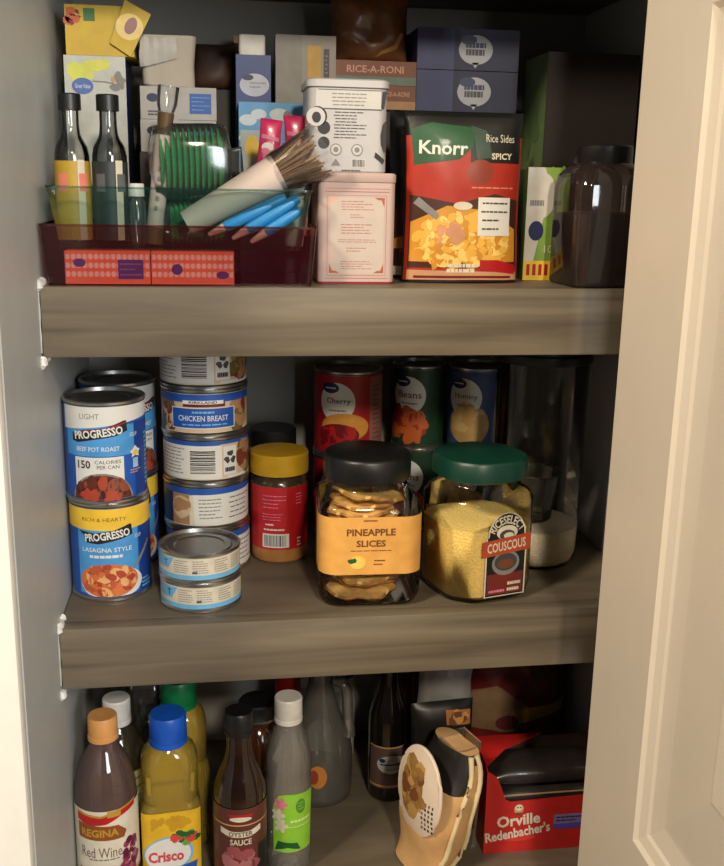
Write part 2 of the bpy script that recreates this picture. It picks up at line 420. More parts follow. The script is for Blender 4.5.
can('soup_can', 'soup can behind the front soup stack, lower of two', 'can', (CX+.004,CY+.095,Z2), .0418, .1055, soup_b(), .4, 'soup cans by the left wall', back=BLUE)
can('soup_can', 'soup can behind the front soup stack, its silver lid peeping over', 'can', (CX+.004,CY+.095,Z2+.1056), .0418, .1055, soup_a(), .8, 'soup cans by the left wall', back=BLUE)

# chicken cans, a stack of five
CHKN = [M('chicken_pale',(206,182,150),.5), M('chicken_tan',(168,128,92),.5), M('herb_olive',(104,98,54),.5), M('tomato_dull',(120,50,40),.5)]
RCH = .0477; HCH = .0524
def chicken_front():
    a = Art(); L = RCH-.0012
    a.rect(-.075,.0055,.075,.0465,CHKN[0],.3); a.blobs(-.045,.022,.012,.016,CHKN,30,.006,.6,seed=2); a.blobs(.045,.022,.012,.016,CHKN,30,.006,.6,seed=3)
    a.rect(-.08,.0385,.08,.047,BLUE,4); a.rect(-.022,.0335,.024,.0385,DRED,4.2); a.rect(-.022,.0365,.022,.0405,WHITE,4.6)
    a.text('KIRKLAND', 0,.0385,.0028,BLACK,5.2,w=.03,bold=.02)
    a.rect(-.036,.0095,.036,.0325,WHITE,4.2); a.rect(-.035,.0105,.035,.0318,BLUE,4.6)
    a.text('CHICKEN BREAST', 0,.021,.006,WHITE,5.2,w=.055,bold=.01); a.bars(-.012,.012,.0262,.0292,1,LBLUE,5,fill=.7); a.bars(-.026,.026,.0125,.0155,1,LBLUE,5,seed=2)
    return a
def chicken_side(seed, u0=0.):
    a = Art()
    a.rect(-.146,.0055,.146,.0468,CREAM,.3); a.rect(-.146,.042,.146,.0475,BLUE,1); a.rect(.012+u0,.0065,.12,.044,CHKN[0],1.2)
    a.rect(.02+u0,.0055,.1,.0085,WHITE,1.8)
    a.blobs(.05+u0,.026,.016,.013,CHKN[1:],30,.006,2,seed=seed)
    a.rect(-.075+u0,.0065,.013+u0,.0432,WHITE,5); a.bars(-.07+u0,-.028+u0,.01,.041,8,GREY,6,seed=seed,fill=.28)
    a.code(-.024+u0,.009,.008+u0,.041,False,WHITE,BLACK,6,seed=seed)
    a.rect(.0145+u0,.0095,.031+u0,.0415,WHITE,5.6)
    for k in range(3):
        an = PI/2+k*2*PI/3; cx, cy = .0228+u0+.0048*math.cos(an), .0285+.0052*math.sin(an)
        a.poly([(cx+.0042*math.cos(an+q), cy+.0042*math.sin(an+q)) for q in (1.2,2.2,3.6,4.6,5.4)], DGREY, 6.2)
    a.bars(.0165+u0,.029+u0,.0125,.018,1,BLACK,6.2,fill=.9)
    a.it = [(l,[(u,min(v,.0475)) for u,v in vs],fs,m) for l,vs,fs,m in a.it]
    return a
def chicken_nutri():
    a = Art(); a.rect(-.146,.0055,.146,.0468,CREAM,.3); a.rect(-.146,.040,.146,.0475,BLUE,1); a.rect(-.075,.006,-.024,.041,CHKN[1],1.2); a.rect(-.08,.006,-.046,.041,NAVY,1.4)
    a.ell(-.034,.026,.0125,.0125,CHKN[0],2.2); a.blobs(-.034,.026,.008,.008,CHKN[:2],10,.005,2.6,seed=9)
    a.poly([(-.018,.0058),(.11,.0058),(.11,.0415),(-.02,.0405)],WHITE,3); a.bars(-.014,.012,.012,.037,6,GREY,4,seed=3,fill=.3); a.bars(.02,.06,.01,.038,5,DGREY,4,seed=5,fill=.2)
    return a
XC, YC = .1435, .1735
lab = ['chicken can at the foot of the tall stack, hidden behind small tuna cans',
       'chicken can second from bottom of the tall stack, nutrition panel showing',
       'chicken can in the middle of the tall stack, barcode facing out',
       'chicken can with blue title panel facing out, second from stack top',
       'topmost can of the tall chicken stack, barcode under the shelf edge']
arts = [chicken_nutri(), chicken_nutri(), chicken_side(4), chicken_front(), chicken_side(6,-.004)]
for k in range(5):
    can('chicken_can', lab[k], 'can', (XC+(.0008,-.0006,.0004,-.0009,-.001)[k], YC, Z2+k*(HCH+.0001)), RCH, HCH, arts[k], (.16,.12,.09,-.02,.05)[k], 'tall stack of chicken cans', back=CREAM)

def tuna():
    a = Art(); a.rect(-.13,.0045,.13,.026,CREAM,.3); a.rect(-.13,.0045,.13,.0095,LBLUE,1)
    a.poly([(-.06,.014),(-.034,.014),(-.03,.02),(-.026,.026),(-.06,.026)],LBLUE,1); a.text('T',-.037,.02,.006,BLUE,2,bold=.03)
    for i, u in enumerate((-.026,-.006,.016,.036)): a.bars(u,u+.016,.011,.0255,6,GREY,2,seed=20+i,fill=.32)
    a.bars(-.006,-.001,.0112,.0138,1,DGREY,3,fill=.9)
    return a
can('tuna_can', 'small tuna can standing on the shelf, under its twin', 'can', (.1368,.0665,Z2), .0425, .0312, tuna(), .05, 'small tuna cans at the front', band=(.0045,.004), back=CREAM)
can('tuna_can', 'small tuna can on top of its twin, grey lid in view', 'can', (.1360,.0665,Z2+.0313), .0425, .0312, tuna(), -.02, 'small tuna cans at the front', band=(.0045,.004), back=CREAM)

# peanut butter jar
DOLIVE = M('dark_olive_glass',(58,48,34),.2,coat=.5)
def pb():
    t = thing('peanut_butter_jar', 'jar with yellow lid and red label, beside the tall chicken stack', 'jar', (.2262,.1835,Z2), .05)
    R = .0325; b = B(); b.lathe([(0,.001),(R-.005,0),(R-.001,.003),(R,.008),(R,.092),(R-.001,.096),(R-.004,.1),(R-.004,.104),(0,.104)], M('peanut_butter',(170,116,62),.3,coat=.5), 48, mats={5:DOLIVE,6:DOLIVE,7:DOLIVE,8:DOLIVE}); b.done('jar_body', t)
    a = Art(); L = R+.0002; a.rect(-.075,.018,.075,.092,RED,0); a.rect(-.03,.018,.005,.092,M('red_label_panel',(190,36,44),.42),.5)
    a.bars(-.024,.004,.066,.084,4,PINKP,2,seed=2,fill=.25); a.bars(-.024,.0,.052,.062,3,PINKP,2,seed=4,fill=.25); a.bars(-.02,-.01,.046,.05,1,WHITE,2); a.bars(-.022,.002,.04,.044,1,WHITE,2)
    a.code(-.0235,.0205,.0075,.037,True,WHITE,DGREY,2,seed=8); a.bars(.018,.024,.02,.032,3,CREAM,2); a.bars(.016,.025,.07,.085,4,PINKP,2,seed=9,fill=.25)
    b = B(); a.bake(b, cyl(L), du=.003); b.done('label', t)
    b = B(); R2 = .0335; n = 96; pr = [(R2,.1042),(R2,.126),(R2-.0012,.1278),(R2-.004,.1283)]
    b.loft([[Vector((r*(1+(.008 if k % 2 else 0)*(1 if i < 2 else 0))*math.cos(2*PI*k/n), r*(1+(.008 if k % 2 else 0)*(1 if i < 2 else 0))*math.sin(2*PI*k/n), z)) for k in range(n)] for i, (r, z) in enumerate(pr)], M('yellow_lid',(190,148,28),.4), True, True)
    b.done('lid', t)
pb()
# black-lidded jar behind
t = thing('storage_jar', 'dark jar with black lid in the shadow behind the peanut butter', 'jar', (.225,.285,Z2))
b = B(); b.lathe([(0,0),(.028,0),(.031,.004),(.031,.10),(.026,.108),(0,.108)], M('dark_glass_jar',(30,28,34),.15,coat=.6), 40); b.done('jar_body', t)
b = B(); b.lathe([(0,.1085),(.029,.1085),(.029,.128),(.0275,.130),(0,.130)], BLKP, 40); b.done('lid', t)

# fruit, bean cans at the back, each a pile of two
def gv_can(bg, title, kind, tm):
    a = Art(); a.rect(-.13,.005,.13,.1,bg,.2)
    a.ell(-.016,.068,.0225,.0235,WHITE,1.5); a.ell(-.024,.085,.011,.0065,NAVY,2.2); a.bars(-.031,-.017,.0835,.0865,1,WHITE,3,fill=.5); a.text(title,-.014,.069,.0085,tm,3,w=.03,bold=.01); a.bars(-.026,-.004,.056,.06,1,GREY,3,fill=.5)
    if kind == 'pie': a.ell(-.006,.038,.03,.017,M('pie_crust',(210,146,60),.5),2.4); a.ell(-.014,.028,.026,.014,DRED,3); a.blobs(-.012,.024,.022,.014,[DRED,RED],24,.005,3.2,seed=3); a.rect(.026,.008,.062,.098,M('faded_panel',(150,100,90),.5),1); a.bars(.03,.045,.02,.09,12,DGREY,2,seed=3,fill=.25)
    if kind == 'beans': a.blobs(-.02,.03,.026,.018,[M('chili_red',(150,44,26),.5),M('carrot_orange',(190,92,36),.5)],34,.007,2,seed=5); a.ell(-.012,.05,.012,.01,GREENP,1.2)
    if kind == 'pale': a.ell(-.01,.034,.027,.025,M('potato_tan',(186,150,92),.5),1.2); a.blobs(-.01,.034,.02,.018,[M('potato_pale',(204,172,112),.5),M('potato_tan',(186,150,92),.5)],16,.008,1.6,seed=5); a.rect(.024,.006,.06,.04,M('warm_brown',(120,84,54),.5),1)
    a.it = [(l,[(u,min(max(v,.0055),.1)) for u,v in vs],fs,m) for l,vs,fs,m in a.it]
    return a
DGREEN = M('dark_green_label',(22,58,34),.45); SLATE = M('slate_blue_label',(58,74,118),.45); CHRY = M('cherry_red_label',(168,26,38),.42)
for x, y, R, bg, title, kind, tm, rz, nm, l0, l1 in (
    (.3155,.262,.0425,CHRY,'Cherry','pie',BLACK,-.08,'fruit_can','red cherry can at the back, under its twin behind the pineapple jar','red cherry can with pie picture, upper of two behind the pineapple jar'),
    (.4085,.288,.0335,DGREEN,'Beans','beans',DRED,-.12,'bean_can','dark green can at the back, lower of two between red and blue','dark green can at the back, upper of two between red and blue'),
    (.4795,.272,.037,SLATE,'Hominy','pale',DGREY,-.25,'vegetable_can','blue can at the back, under its twin behind the green-lidded jar','blue can with white oval, upper of two behind the green-lidded jar')):
    for k, lb in enumerate((l0, l1)):
        can(nm, lb, 'can', (x,y,Z2+k*.1051), R, .105, gv_can(bg,title,kind,tm), rz, nm.replace('_',' ')+'s at the back', back=bg)

# pineapple jar
DRY = M('dried_pineapple',(232,192,112),.5,var=.25,scale=90,bump=.3,sss=.1); DRYD = M('dried_pineapple_dark',(176,124,62),.5,var=.3,scale=90,bump=.3)
PX, PY, PA = .3115, .0735, -.03
def pineapple():
    t = thing('pineapple_jar', 'square clear jar with black lid and orange pineapple slices label', 'jar', (PX,PY,Z2+.0004), PA)
    h = .0532; b = B()
    b.loft([rsq(h-.010,h-.010,.018,.0), rsq(h-.003,h-.003,.02,.003), rsq(h,h,.02,.012), rsq(h,h,.02,.100), rsq(h-.002,h-.002,.022,.108), rsq(h-.008,h-.008,.03,.1155), rsq(.045,.045,.045,.1185), rsq(.0425,.0425,.0425,.121), rsq(.0425,.0425,.0425,.1305)], CLEAR, True, False)
    b.done('jar_body', t, sharp=60)
    b = B(); n = 90
    b.loft([[Vector((r*(1+(.006 if k % 2 else 0))*math.cos(2*PI*k/n), r*(1+(.006 if k % 2 else 0))*math.sin(2*PI*k/n), z)) for k in range(n)] for r, z in ((.0452,.1285),(.0458,.1295),(.0458,.1505),(.0440,.1535),(.0425,.1543))], BLKP, True, True)
    b.done('lid', t)
    a = Art(); hw = h-.001
    a.rect(-.086,.037,.066,.0985,ORANGE,0)
    a.text('PINEAPPLE', -.001,.0825,.0075,BROWN,2,w=.050,bold=.03); a.text('SLICES', -.001,.0705,.0072,BROWN,2,w=.030,bold=.03)
    a.bars(-.009,.005,.0938,.0958,1,BROWN,2,fill=.7); a.bars(-.022,.02,.0622,.0634,1,BROWN,2,fill=.7)
    a.ell(-.014,.0505,.0085,.0075,M('slice_yellow',(244,190,70),.5),2); a.ell(-.0145,.05,.0075,.0065,M('slice_pale',(250,204,104),.5),2.5); a.blobs(-.020,.053,.003,.002,[GREENP],6,.0018,3,seed=2); a.bars(.002,.015,.046,.054,2,BROWN,2,seed=5,fill=.35)
    def mp(u, v, q):        # wraps the front face and turns the two rounded corners
        r = .02; s = h-r; hh = h+q; au = abs(u); sg = 1 if u > 0 else -1
        if au <= s: return (u, -hh, v)
        th = (au-s)/r
        if th < PI/2: return (sg*(s+(r+q)*math.sin(th)), -(s+(r+q)*math.cos(th)), v)
        return (sg*hh, -(s-(au-s-r*PI/2)), v)
    b = B(); a.bake(b, mp, du=.003); b.done('label', t)
pineapple()
def slice_mesh(seed):
    rr = random.Random(seed); b = B(); n = 40; ro = rr.uniform(.035,.040); ri = ro*rr.uniform(.2,.32); th = .0022; ph = rr.uniform(0,6); k = rr.choice((3,4,5)); am = rr.uniform(.0010,.0022)
    rings = []
    prof = [(ri,-th),(ri*1.5,-th*1.1),(ro*.7,-th*1.2),(ro*.95,-th),(ro,0),(ro*.95,th),(ro*.7,th*1.2),(ri*1.5,th*1.1),(ri,th)]
    for r, z in prof:
        rings.append([Vector((r*(1+.06*math.sin(7*a+ph)*(r/ro))*math.cos(a), r*(1+.06*math.sin(7*a+ph)*(r/ro))*math.sin(a), z+am*math.sin(k*a+ph)*(r/ro)**1.5+.0008*math.sin(11*a)*(r/ro))) for a in [2*PI*i/n for i in range(n)]])
    rings.append(rings[0]); b.loft(rings, DRY, False, False)
    bmesh.ops.remove_doubles(b.bm, verts=b.bm.verts[:], dist=1e-6)
    for f in b.bm.faces:
        c = f.calc_center_median()
        if c.xy.length > ro*.93 or c.xy.length < ri*1.2: f.material_index = b.mi(DRYD)
    return b
protos = []
rr = random.Random(4)
spots = []
for k in range(13): spots.append((rr.uniform(-.011,.011), rr.uniform(-.012,.006), .0075+k*.0078, (rr.uniform(-.03,.03), rr.uniform(-.03,.03), rr.uniform(0,6))))
spots.append((.002,-.002,.1105,(.08,.10,1)))
for k, (x, y, z, rot) in enumerate(spots):
    if k < 5: o = slice_mesh(30+k).done('pineapple_slice'); protos.append(o)
    else: o = protos[k % 5].copy(); COL.objects.link(o)
    ca, sa = math.cos(PA), math.sin(PA)
    o.location = (PX+x*ca-y*sa, PY+x*sa+y*ca, Z2+z); o.rotation_euler = rot
    tag(o, 'dried pineapple slice lying inside the black-lidded jar', 'fruit slice', 'dried pineapple slices in the jar')

# couscous jar
GRAIN = M('couscous_grain',(255,218,128),.7,var=.12,scale=420,bump=.9); RICE = M('rice_grain',(246,228,196),.7,var=.12,scale=380,bump=.9)
KX, KY, KA = .4325, .0715, math.radians(15)
def couscous():
    t = thing('couscous_jar', 'eight-sided clear jar with green lid, holding yellow couscous', 'jar', (KX,KY,Z2+.0004), KA)
    h, k = .0522, .0222; b = B()
    b.loft([octo(h-.008,k,0), octo(h-.002,k,.003), octo(h,k,.009), octo(h,k,.106), octo(h-.003,k+.001,.113), octo(h-.009,k+.002,.118), octo(.0420,.0245,.1215), octo(.0410,.0242,.123), octo(.0410,.0242,.130)], CLEAR, True, False)
    b.done('jar_body', t, sharp=50)
    b = B(); g = M('green_lid',(12,58,46),.4,var=.1)
    b.loft([octo(.0468,.0245,.1285,rr=.35), octo(.0480,.025,.1295,rr=.35), octo(.0480,.025,.147,rr=.35), octo(.0462,.0245,.1500,rr=.35), octo(.0445,.024,.1505,rr=.35)], g, True, True)
    b.done('lid', t, sharp=40)
    a = Art(); x0 = .006
    def arch(r, top): return [(x0-r,.0),(x0+r,.0),(x0+r,top)]+[(x0+r*.92*math.cos(q), top+r*.95*math.sin(q)) for q in [i*PI/12 for i in range(0,13)]]+[(x0-r,top)]
    a.poly([(x,y+.0065) for x, y in arch(.0245,.0615)], CREAM, 0); a.poly([(x0+(x-x0)*.93,y*.985+.0075) for x, y in arch(.0245,.0613)], BLACK, .6)
    a.text('RICESELECT', x0,.0845,.0085,CREAM,2,w=.046,bold=.02,arc=.0205); a.ell(x0,.0715,.0125,.0072,CREAM,1.5); a.ell(x0,.069,.009,.0052,DGREY,2); a.ell(x0+.002,.0682,.006,.0032,CREAM,2.5)
    a.poly([(x0-.029,.048),(x0+.029,.052),(x0+.029,.069),(x0-.029,.064)], M('rust_banner',(176,72,40),.5), 2.6)
    a.text('COUSCOUS', x0,.0583,.0098,CREAM,3.4,w=.046,bold=.02,rot=.07)
    a.rect(x0-.0215,.009,x0+.0215,.030,M('maroon_panel',(116,40,34),.5),1.2); a.ell(x0,.0405,.0165,.0125,GREY,1.6); a.ell(x0,.0415,.0135,.009,DGREY,2.1); a.ell(x0,.0395,.010,.005,BROWN,2.4)
    a.bars(x0+.003,x0+.019,.0095,.022,2,CREAM,2,seed=4,fill=.5); a.bars(x0-.019,x0,.0095,.015,1,PINKP,2)
    a.it = [(l,[(u,v*1.08) for u,v in vs],fs,m) for l,vs,fs,m in a.it]
    b = B(); a.bake(b, front(-h)); b.done('label', t)
couscous()
b = B(); h, k = .0509, .0217
ring = octo(h,k,.080); b.loft([octo(h-.008,k,.0015), octo(h,k,.009), ring, octo(h*.7,k*.7,.0825), octo(h*.3,k*.3,.0805)], GRAIN, True, True)
b.jitter(.0012, 60, 2); tag(b.done('couscous', loc=(KX,KY,Z2), rot=(0,0,KA)), 'yellow couscous grains filling the green-lidded jar', 'couscous', kind='stuff')

# rice canister
RX, RY = .5215, .1480
t = thing('rice_canister', 'tall clear canister with dark lid, rice low inside, by right wall', 'canister', (RX,RY,Z2+.0004))
b = B(); b.lathe([(0,.002),(.040,0),(.047,.003),(.0505,.010),(.0512,.06),(.0515,.16),(.052,.236)], CLEAR, 56); b.done('canister_body', t)
b = B(); b.lathe([(0,.2365),(.0545,.2365),(.0555,.238),(.0555,.246),(.0535,.248),(.0535,.258),(.051,.2605),(0,.2605)], M('dark_teal_lid',(22,30,30),.4), 56); b.done('lid', t)
b = B(); b.lathe([(0,.003),(.038,.0025),(.0458,.006),(.0492,.013),(.0498,.046),(.03,.049),(0,.0475)], RICE, 48); b.jitter(.001,60,3)
tag(b.done('rice', loc=(RX,RY,Z2)), 'pale rice grains in the bottom of the tall canister', 'rice', kind='stuff')
t = thing('measuring_cup', 'clear plastic measuring cup standing on the rice in the canister', 'cup', (RX-.004,RY+.002,Z2+.0495), rot=(.0,.0,0))
b = B(); b.lathe([(0,.0008),(.0225,0),(.0245,.002),(.033,.056),(.0345,.057),(.0335,.0575),(.032,.055),(.0235,.003),(0,.0025)], CLEARD, 40); b.done('cup_body', t)

# ================================================================== shelf 1
MAROON = CL('maroon_plastic', (.86,.58,.56), .05, .12, body=(84,14,24), bodyfac=.22)
TEALP = CL('teal_plastic', (.72,.84,.81), .05, .1, body=(40,96,90), bodyfac=.12)
def bin_thing(name, label, m, z, x0, x1, y0, y1, H, fl, wall=.0018, rim=.003):
    t = thing(name, label, 'bin', ((x0+x1)/2, (y0+y1)/2, z)); hw, hd = (x1-x0)/2, (y1-y0)/2
    b = B(); b.loft([rsq(hw-fl,hd-fl,.005,0), rsq(hw-wall*.4,hd-wall*.4,.006,H-.001)], m, True, False); b.done('bin_wall', t)
    b = B(); q = [rsq(hw-.0012,hd-.0012,.006,H-.002), rsq(hw,hd,.007,H-.002), rsq(hw,hd,.007,H), rsq(hw-.002,hd-.002,.006,H)]
    b.loft(q+[q[0]], m, False, False); bmesh.ops.remove_doubles(b.bm, verts=b.bm.verts[:], dist=1e-6); b.done('rim', t)
    return t
bin_thing('storage_bin', 'long see-through maroon bin, the lower of the two nested bins', MAROON, Z1+.0002, .0022, .2510, .0045, .158, .0545, .0052)
bin_thing('storage_bin', 'see-through teal bin sitting inside the maroon bin', TEALP, 1.3882, .0085, .2465, .0110, .154, .0555, .0100)
# gingham boxes on the maroon bin's floor
GING = M('gingham_orange',(252,140,106),.5); GINW = M('gingham_white',(255,244,240),.5); GINM = M('gingham_mid',(255,196,172),.5); PURP = M('purple_print',(84,70,170),.5)
for i, (xa, xb) in enumerate(((.0225,.0980),(.0990,.1740))):
    w = xb-xa; h = .0298; a = Art(); a.rect(-w/2,0,w/2,h,GING,0); n = 15; s = w/n
    for c in range(n):
        for r in range(3):
            a.rect(-w/2+c*s+s*.20, .0065+r*.0078, -w/2+c*s+s*.80, .0112+r*.0078, GINW, 1)
    for r in range(3): a.rect(-w/2+.003,.0074+r*.0078,w/2-.003,.0102+r*.0078,GINM,.5)
    if i == 0:
        a.rect(w*.12,.0045,w*.42,.022,PURP,2); a.bars(w*.14,w*.40,.006,.0205,3,M('lavender_print',(150,140,200)),3,fill=.22); a.ell(-w*.33,.019,.0055,.0038,PURP,2)
    else: a.ell(w*.36,.0085,.0058,.0036,PURP,2); a.ell(-w*.19,.0135,.005,.005,PURP,2)
    box_thing('gelatin_box', ('orange gingham box with a purple panel, in the red bin by left wall','orange gingham box beside the purple-panelled one in the red bin')[i], 'box', (xa+xb)/2, .0152, Z1+.0012, w, .085, h, GING, a, group='gingham boxes in the red bin')
ZB = 1.3886
# vanilla bottles
def vanilla(x, y, label, lm, pk, liquid):
    t = thing('vanilla_bottle', label, 'bottle', (x,y,ZB), .1, 'black-capped bottles in the bin'); R = .0158
    b = B(); b.lathe([(0,.0008),(R-.003,0),(R,.003),(R,.082),(R-.0015,.090),(R-.006,.098),(.0085,.102),(.0078,.110),(.0078,.126)], liquid, 36); b.done('bottle_body', t)
    b = B(); b.lathe([(0,.122),(.0103,.122),(.0103,.1355),(.0095,.1365),(0,.1365)], BLKP, 36); b.done('cap', t)
    a = Art(); a.rect(-.044,.006,.044,.077,lm,0)
    for u in (-.010,.010): a.rect(u-.004,.05,u+.005,.066,pk,1)
    a.rect(.005,.006,.012,.078,CREAM,.6)
    b = B(); a.bake(b, cyl(R+.0003), du=.003); b.done('label', t)
BGL = CL('bottle_glass', (.86,.87,.86), .09, .05)
vanilla(.0272,.062,'black-capped clear bottle with yellow and pink label, beside left wall',M('mustard_label',(186,150,40),.5),M('salmon_label',(226,130,110),.5),BGL)
vanilla(.0612,.062,'black-capped bottle with dark label, right of the yellow-labelled one',M('dark_label',(46,52,54),.5),M('dim_label',(96,100,100),.5),CL('bottle_dark_glass',(.5,.52,.52),.09,.05))
# small clear jar and leaning tube
t = thing('spice_bottle', 'little clear bottle with white cap between black-capped bottle and tube', 'bottle', (.0845,.060,ZB))
b = B(); b.lathe([(0,0),(.0075,.0005),(.0085,.002),(.0085,.04),(.006,.046)], CELLO, 24); b.done('bottle_body', t)
b = B(); b.lathe([(0,.0462),(.0075,.0462),(.0075,.057),(.0068,.058),(0,.058)], WHITEP, 24); b.done('cap', t)
t = thing('sprinkle_tube', 'leaning pale tube with brown band under a clear cap, beside green cups', 'tube', (.0985,.068,ZB+.0012), rot=(0,.125,0))
b = B(); b.tube([(0,0,.001),(0,0,.016)],.0085,M('olive_cap',(112,104,70),.5),24); b.done('foot_cap', t)
b = B(); b.tube([(0,0,.0165),(0,0,.098),(0,0,.102)],[.008,.008,.0072],M('pale_wrap',(206,186,176),.5),24)
a = Art(); a.bars(-.002,.002,.03,.075,5,GREY,1,seed=3,fill=.5); a.bake(b, cyl(.008), du=.002); b.noflip = True; b.done('tube_body', t)
b = B(); b.tube([(0,0,.1025),(0,0,.122)],[.0065,.0078],M('brown_band',(92,70,40),.5),24); b.done('band', t)
b = B(); b.tube([(0,0,.1225),(0,0,.130),(0,0,.146)],[.0072,.0095,.010],CELLO,24); b.done('clear_cap', t)
# baking cups
G1 = M('green_foil',(46,168,92),.35,var=.15,coat=.3)
def cups(label, x0, y0, z0, r1, seed, hx=1.0):
    t = thing('baking_cups', label, 'baking cups', (x0, y0, z0), rot=(0,-.03,.06), group='packs of green baking cups')
    b = B(); r0 = r1*.62
    for k in range(11):
        x = (-.0285+k*.0054)*hx; n = 64
        def rg(r, dx, amp): return [Vector((x+dx, (r+(amp if i % 2 else -amp))*math.cos(2*PI*i/n)*.80, (r+(amp if i % 2 else -amp))*math.sin(2*PI*i/n)*1.0)) for i in range(n)]
        b.loft([rg(r0,.0040,.0002), rg(r1*.9,.0008,.0009), rg(r1,-.001,.0013), rg(r1*.985,-.0008,.0012), rg(r0*.95,.0045,.0002)], G1, True, True)
    b.done('cups', t, sharp=25)
    b = B(); q = r1/.0325; b.loft([rsq(r*q,r*q*.82,r*.7*q,z*hx,seg=7) for z, r in ((-.040,.012),(-.035,.032),(-.02,.0348),(.02,.0350),(.033,.032),(.038,.012),(.048,.014))], CELLO)
    for v in b.bm.verts: v.co = Vector((v.co.z, v.co.y, v.co.x))
    b.jitter(.0016,70,seed); b.done('wrapper', t, sharp=60)
cups('wrapped pile of green pleated baking cups rising out of the teal bin', .1360, .080, 1.4672, .0335, 4)
cups('smaller wrapped pile of green baking cups lying low behind the teal wall', .1400, .080, 1.4105, .0195, 5, .85)
# bag of brown straws laid across (white wrap + cellophane mouth)
CONEW = M('cone_wrap',(222,204,192),.55,var=.04); STRAW = M('straw_brown',(126,92,52),.55,var=.25,scale=200); STRAWL = M('straw_tan',(176,140,92),.55,var=.2,scale=200)
t = thing('stick_bundle', 'pale cone-wrapped bundle of brown sticks, mouth spread to the right', 'bundle', (.1310,.0355,1.4115))
ax = Vector((.0857,.0,.047)); d = ax.normalized(); side = Vector((-d.z,0,d.x))
b = B(); b.tube([d*(.0),d*.03,d*.07,d*.098],[.0115,.0135,.0165,.0178],CONEW,28); b.done('paper_wrap', t, sharp=60)
b = B(); rr = random.Random(12)
for k in range(54):
    a0 = rr.uniform(0,2*PI); q = math.sqrt(rr.random()); p = d*.094+(side*math.cos(a0)+Vector((0,1,0))*math.sin(a0))*.0145*q
    e = d*rr.uniform(.122,.142)+(side*math.cos(a0)*1.30+Vector((0,1,0))*math.sin(a0)*.85)*.0205*q
    b.tube([p,(p+e)/2+Vector((rr.uniform(-1,1),rr.uniform(-1,1),rr.uniform(-1,1)))*.001,e],.0011,rr.choice((STRAW,STRAWL,STRAW)),6)
o = b.done('sticks', t); o['kind'] = 'stuff'
b = B(); b.tube([d*.094,d*.11,d*.13,d*.146],[.0182,.0205,.0232,.0240],CELLO,28,cap=False); b.jitter(.0026,90,5); b.done('cellophane', t, sharp=60)
# blue tubes
ICB = M('icing_blue',(40,140,208),.4); ICL = M('icing_tip',(196,190,176),.45)
for k, (x0, z0, x1, z1, yy) in enumerate(((.166,1.4095,.222,1.4365,.0195),(.187,1.4075,.234,1.4360,.0185),(.2035,1.4050,.235,1.4260,.0190))):
    t = thing('icing_tube', ('blue icing tube under the stick bundle, leftmost of three','blue icing tube between its two twins below the sticks','blue icing tube nearest the pink tin, shortest in view')[k], 'tube', (x0,yy,z0), group='blue icing tubes in the bin')
    v = Vector((x1-x0,.0,z1-z0)); L = v.length; dd = v.normalized()
    b = B(); b.tube([dd*0,dd*.004,dd*(L-.008),dd*L],[.0048,.0056,.0056,.0040],ICB,18); b.done('tube_body', t)
    b = B(); b.tube([dd*-.0165,dd*-.006,dd*-.0003],[.0018,.0036,.0044],ICL,16); b.done('tip', t)
# candy packets and sky box
def packet(name, label, cat, loc, w, h, th, m, art=None, rot=(0,0,0), group=None, crimp=True, sheet_amp=.0012, seed=1, part='bag', nx=30, nz=36, foot=.0, power=.55):
    t = thing(name, label, cat, loc, rot=rot, group=group)
    def thick(u, v):
        q = max(0., 1-abs(2*u/w)**2.6); e = 2*v/h-1; e = e if e > 0 else e*(1-foot); p = max(0., 1-abs(e)**3.2)
        return th/2*(q*p)**power
    def off(u, v): n = noise.noise_vector(Vector((u*38+seed*7, v*38, seed))); return n*sheet_amp
    def outline(u, v): return u*(1-.035*math.sin(PI*v/h))
    def fm(u, v, q): o = off(u, v); return Vector((outline(u, v)+o.x*.4, -thick(u, v)-q+o.y, v+o.z*.3))
    b = B()
    for s in (-1, 1):
        g = [[None]*(nx+1) for _ in range(nz+1)]
        for j in range(nz+1):
            for i in range(nx+1):
                u = -w/2+w*i/nx; v = h*j/nz; o = off(u, v)
                g[j][i] = b.bm.verts.new((outline(u, v)+o.x*.4, s*thick(u, v)+o.y+s*.0002, v+o.z*.3))
        k = b.mi(m)
        for j in range(nz):
            for i in range(nx):
                q = (g[j][i], g[j][i+1], g[j+1][i+1], g[j+1][i]); b.bm.faces.new(q if s < 0 else q[::-1]).material_index = k
    if art: art.bake(b, fm, du=w/nx, dv=h/nz, base=.0012)
    b.noflip = True; b.done(part, t, sharp=70); return t
MAG = M('magenta_foil',(206,44,98),.3,coat=.4)
for k, (x, z, ry) in enumerate(((.2085,1.466,.10),(.2365,1.470,-.03))):
    a = Art(); a.ell(-.002,.016,.006,.0045,WHITE,1); a.poly([(-.009,.024),(.009,.022),(.009,.026),(-.009,.028)],PINKP,1)
    a.blobs(0,.008,.006,.006,[M('coral_candy',(228,120,96),.5),PINKP],8,.003,1,seed=k)
    packet('candy_packet', ('magenta candy packet above the stick bundle, nearer the green cups','magenta candy packet above the stick bundle, nearer the white tin')[k], 'packet', (x,.078+k*.004,z), .0215, .043, .008, MAG, a, rot=(-.08,ry,0), group='magenta candy packets')
t = packet('candy_bag', 'clear bag of coral sweets behind the brown sticks', 'bag', (.2235,.090,1.4000), .050, .085, .012, M('coral_sweets',(206,128,104),.4,var=.35,scale=110), None, rot=(-.05,.06,0), seed=5)
a = Art(); w = .071; a.rect(-w/2,0,w/2,.1395,M('box_sky',(96,164,212),.5),0)
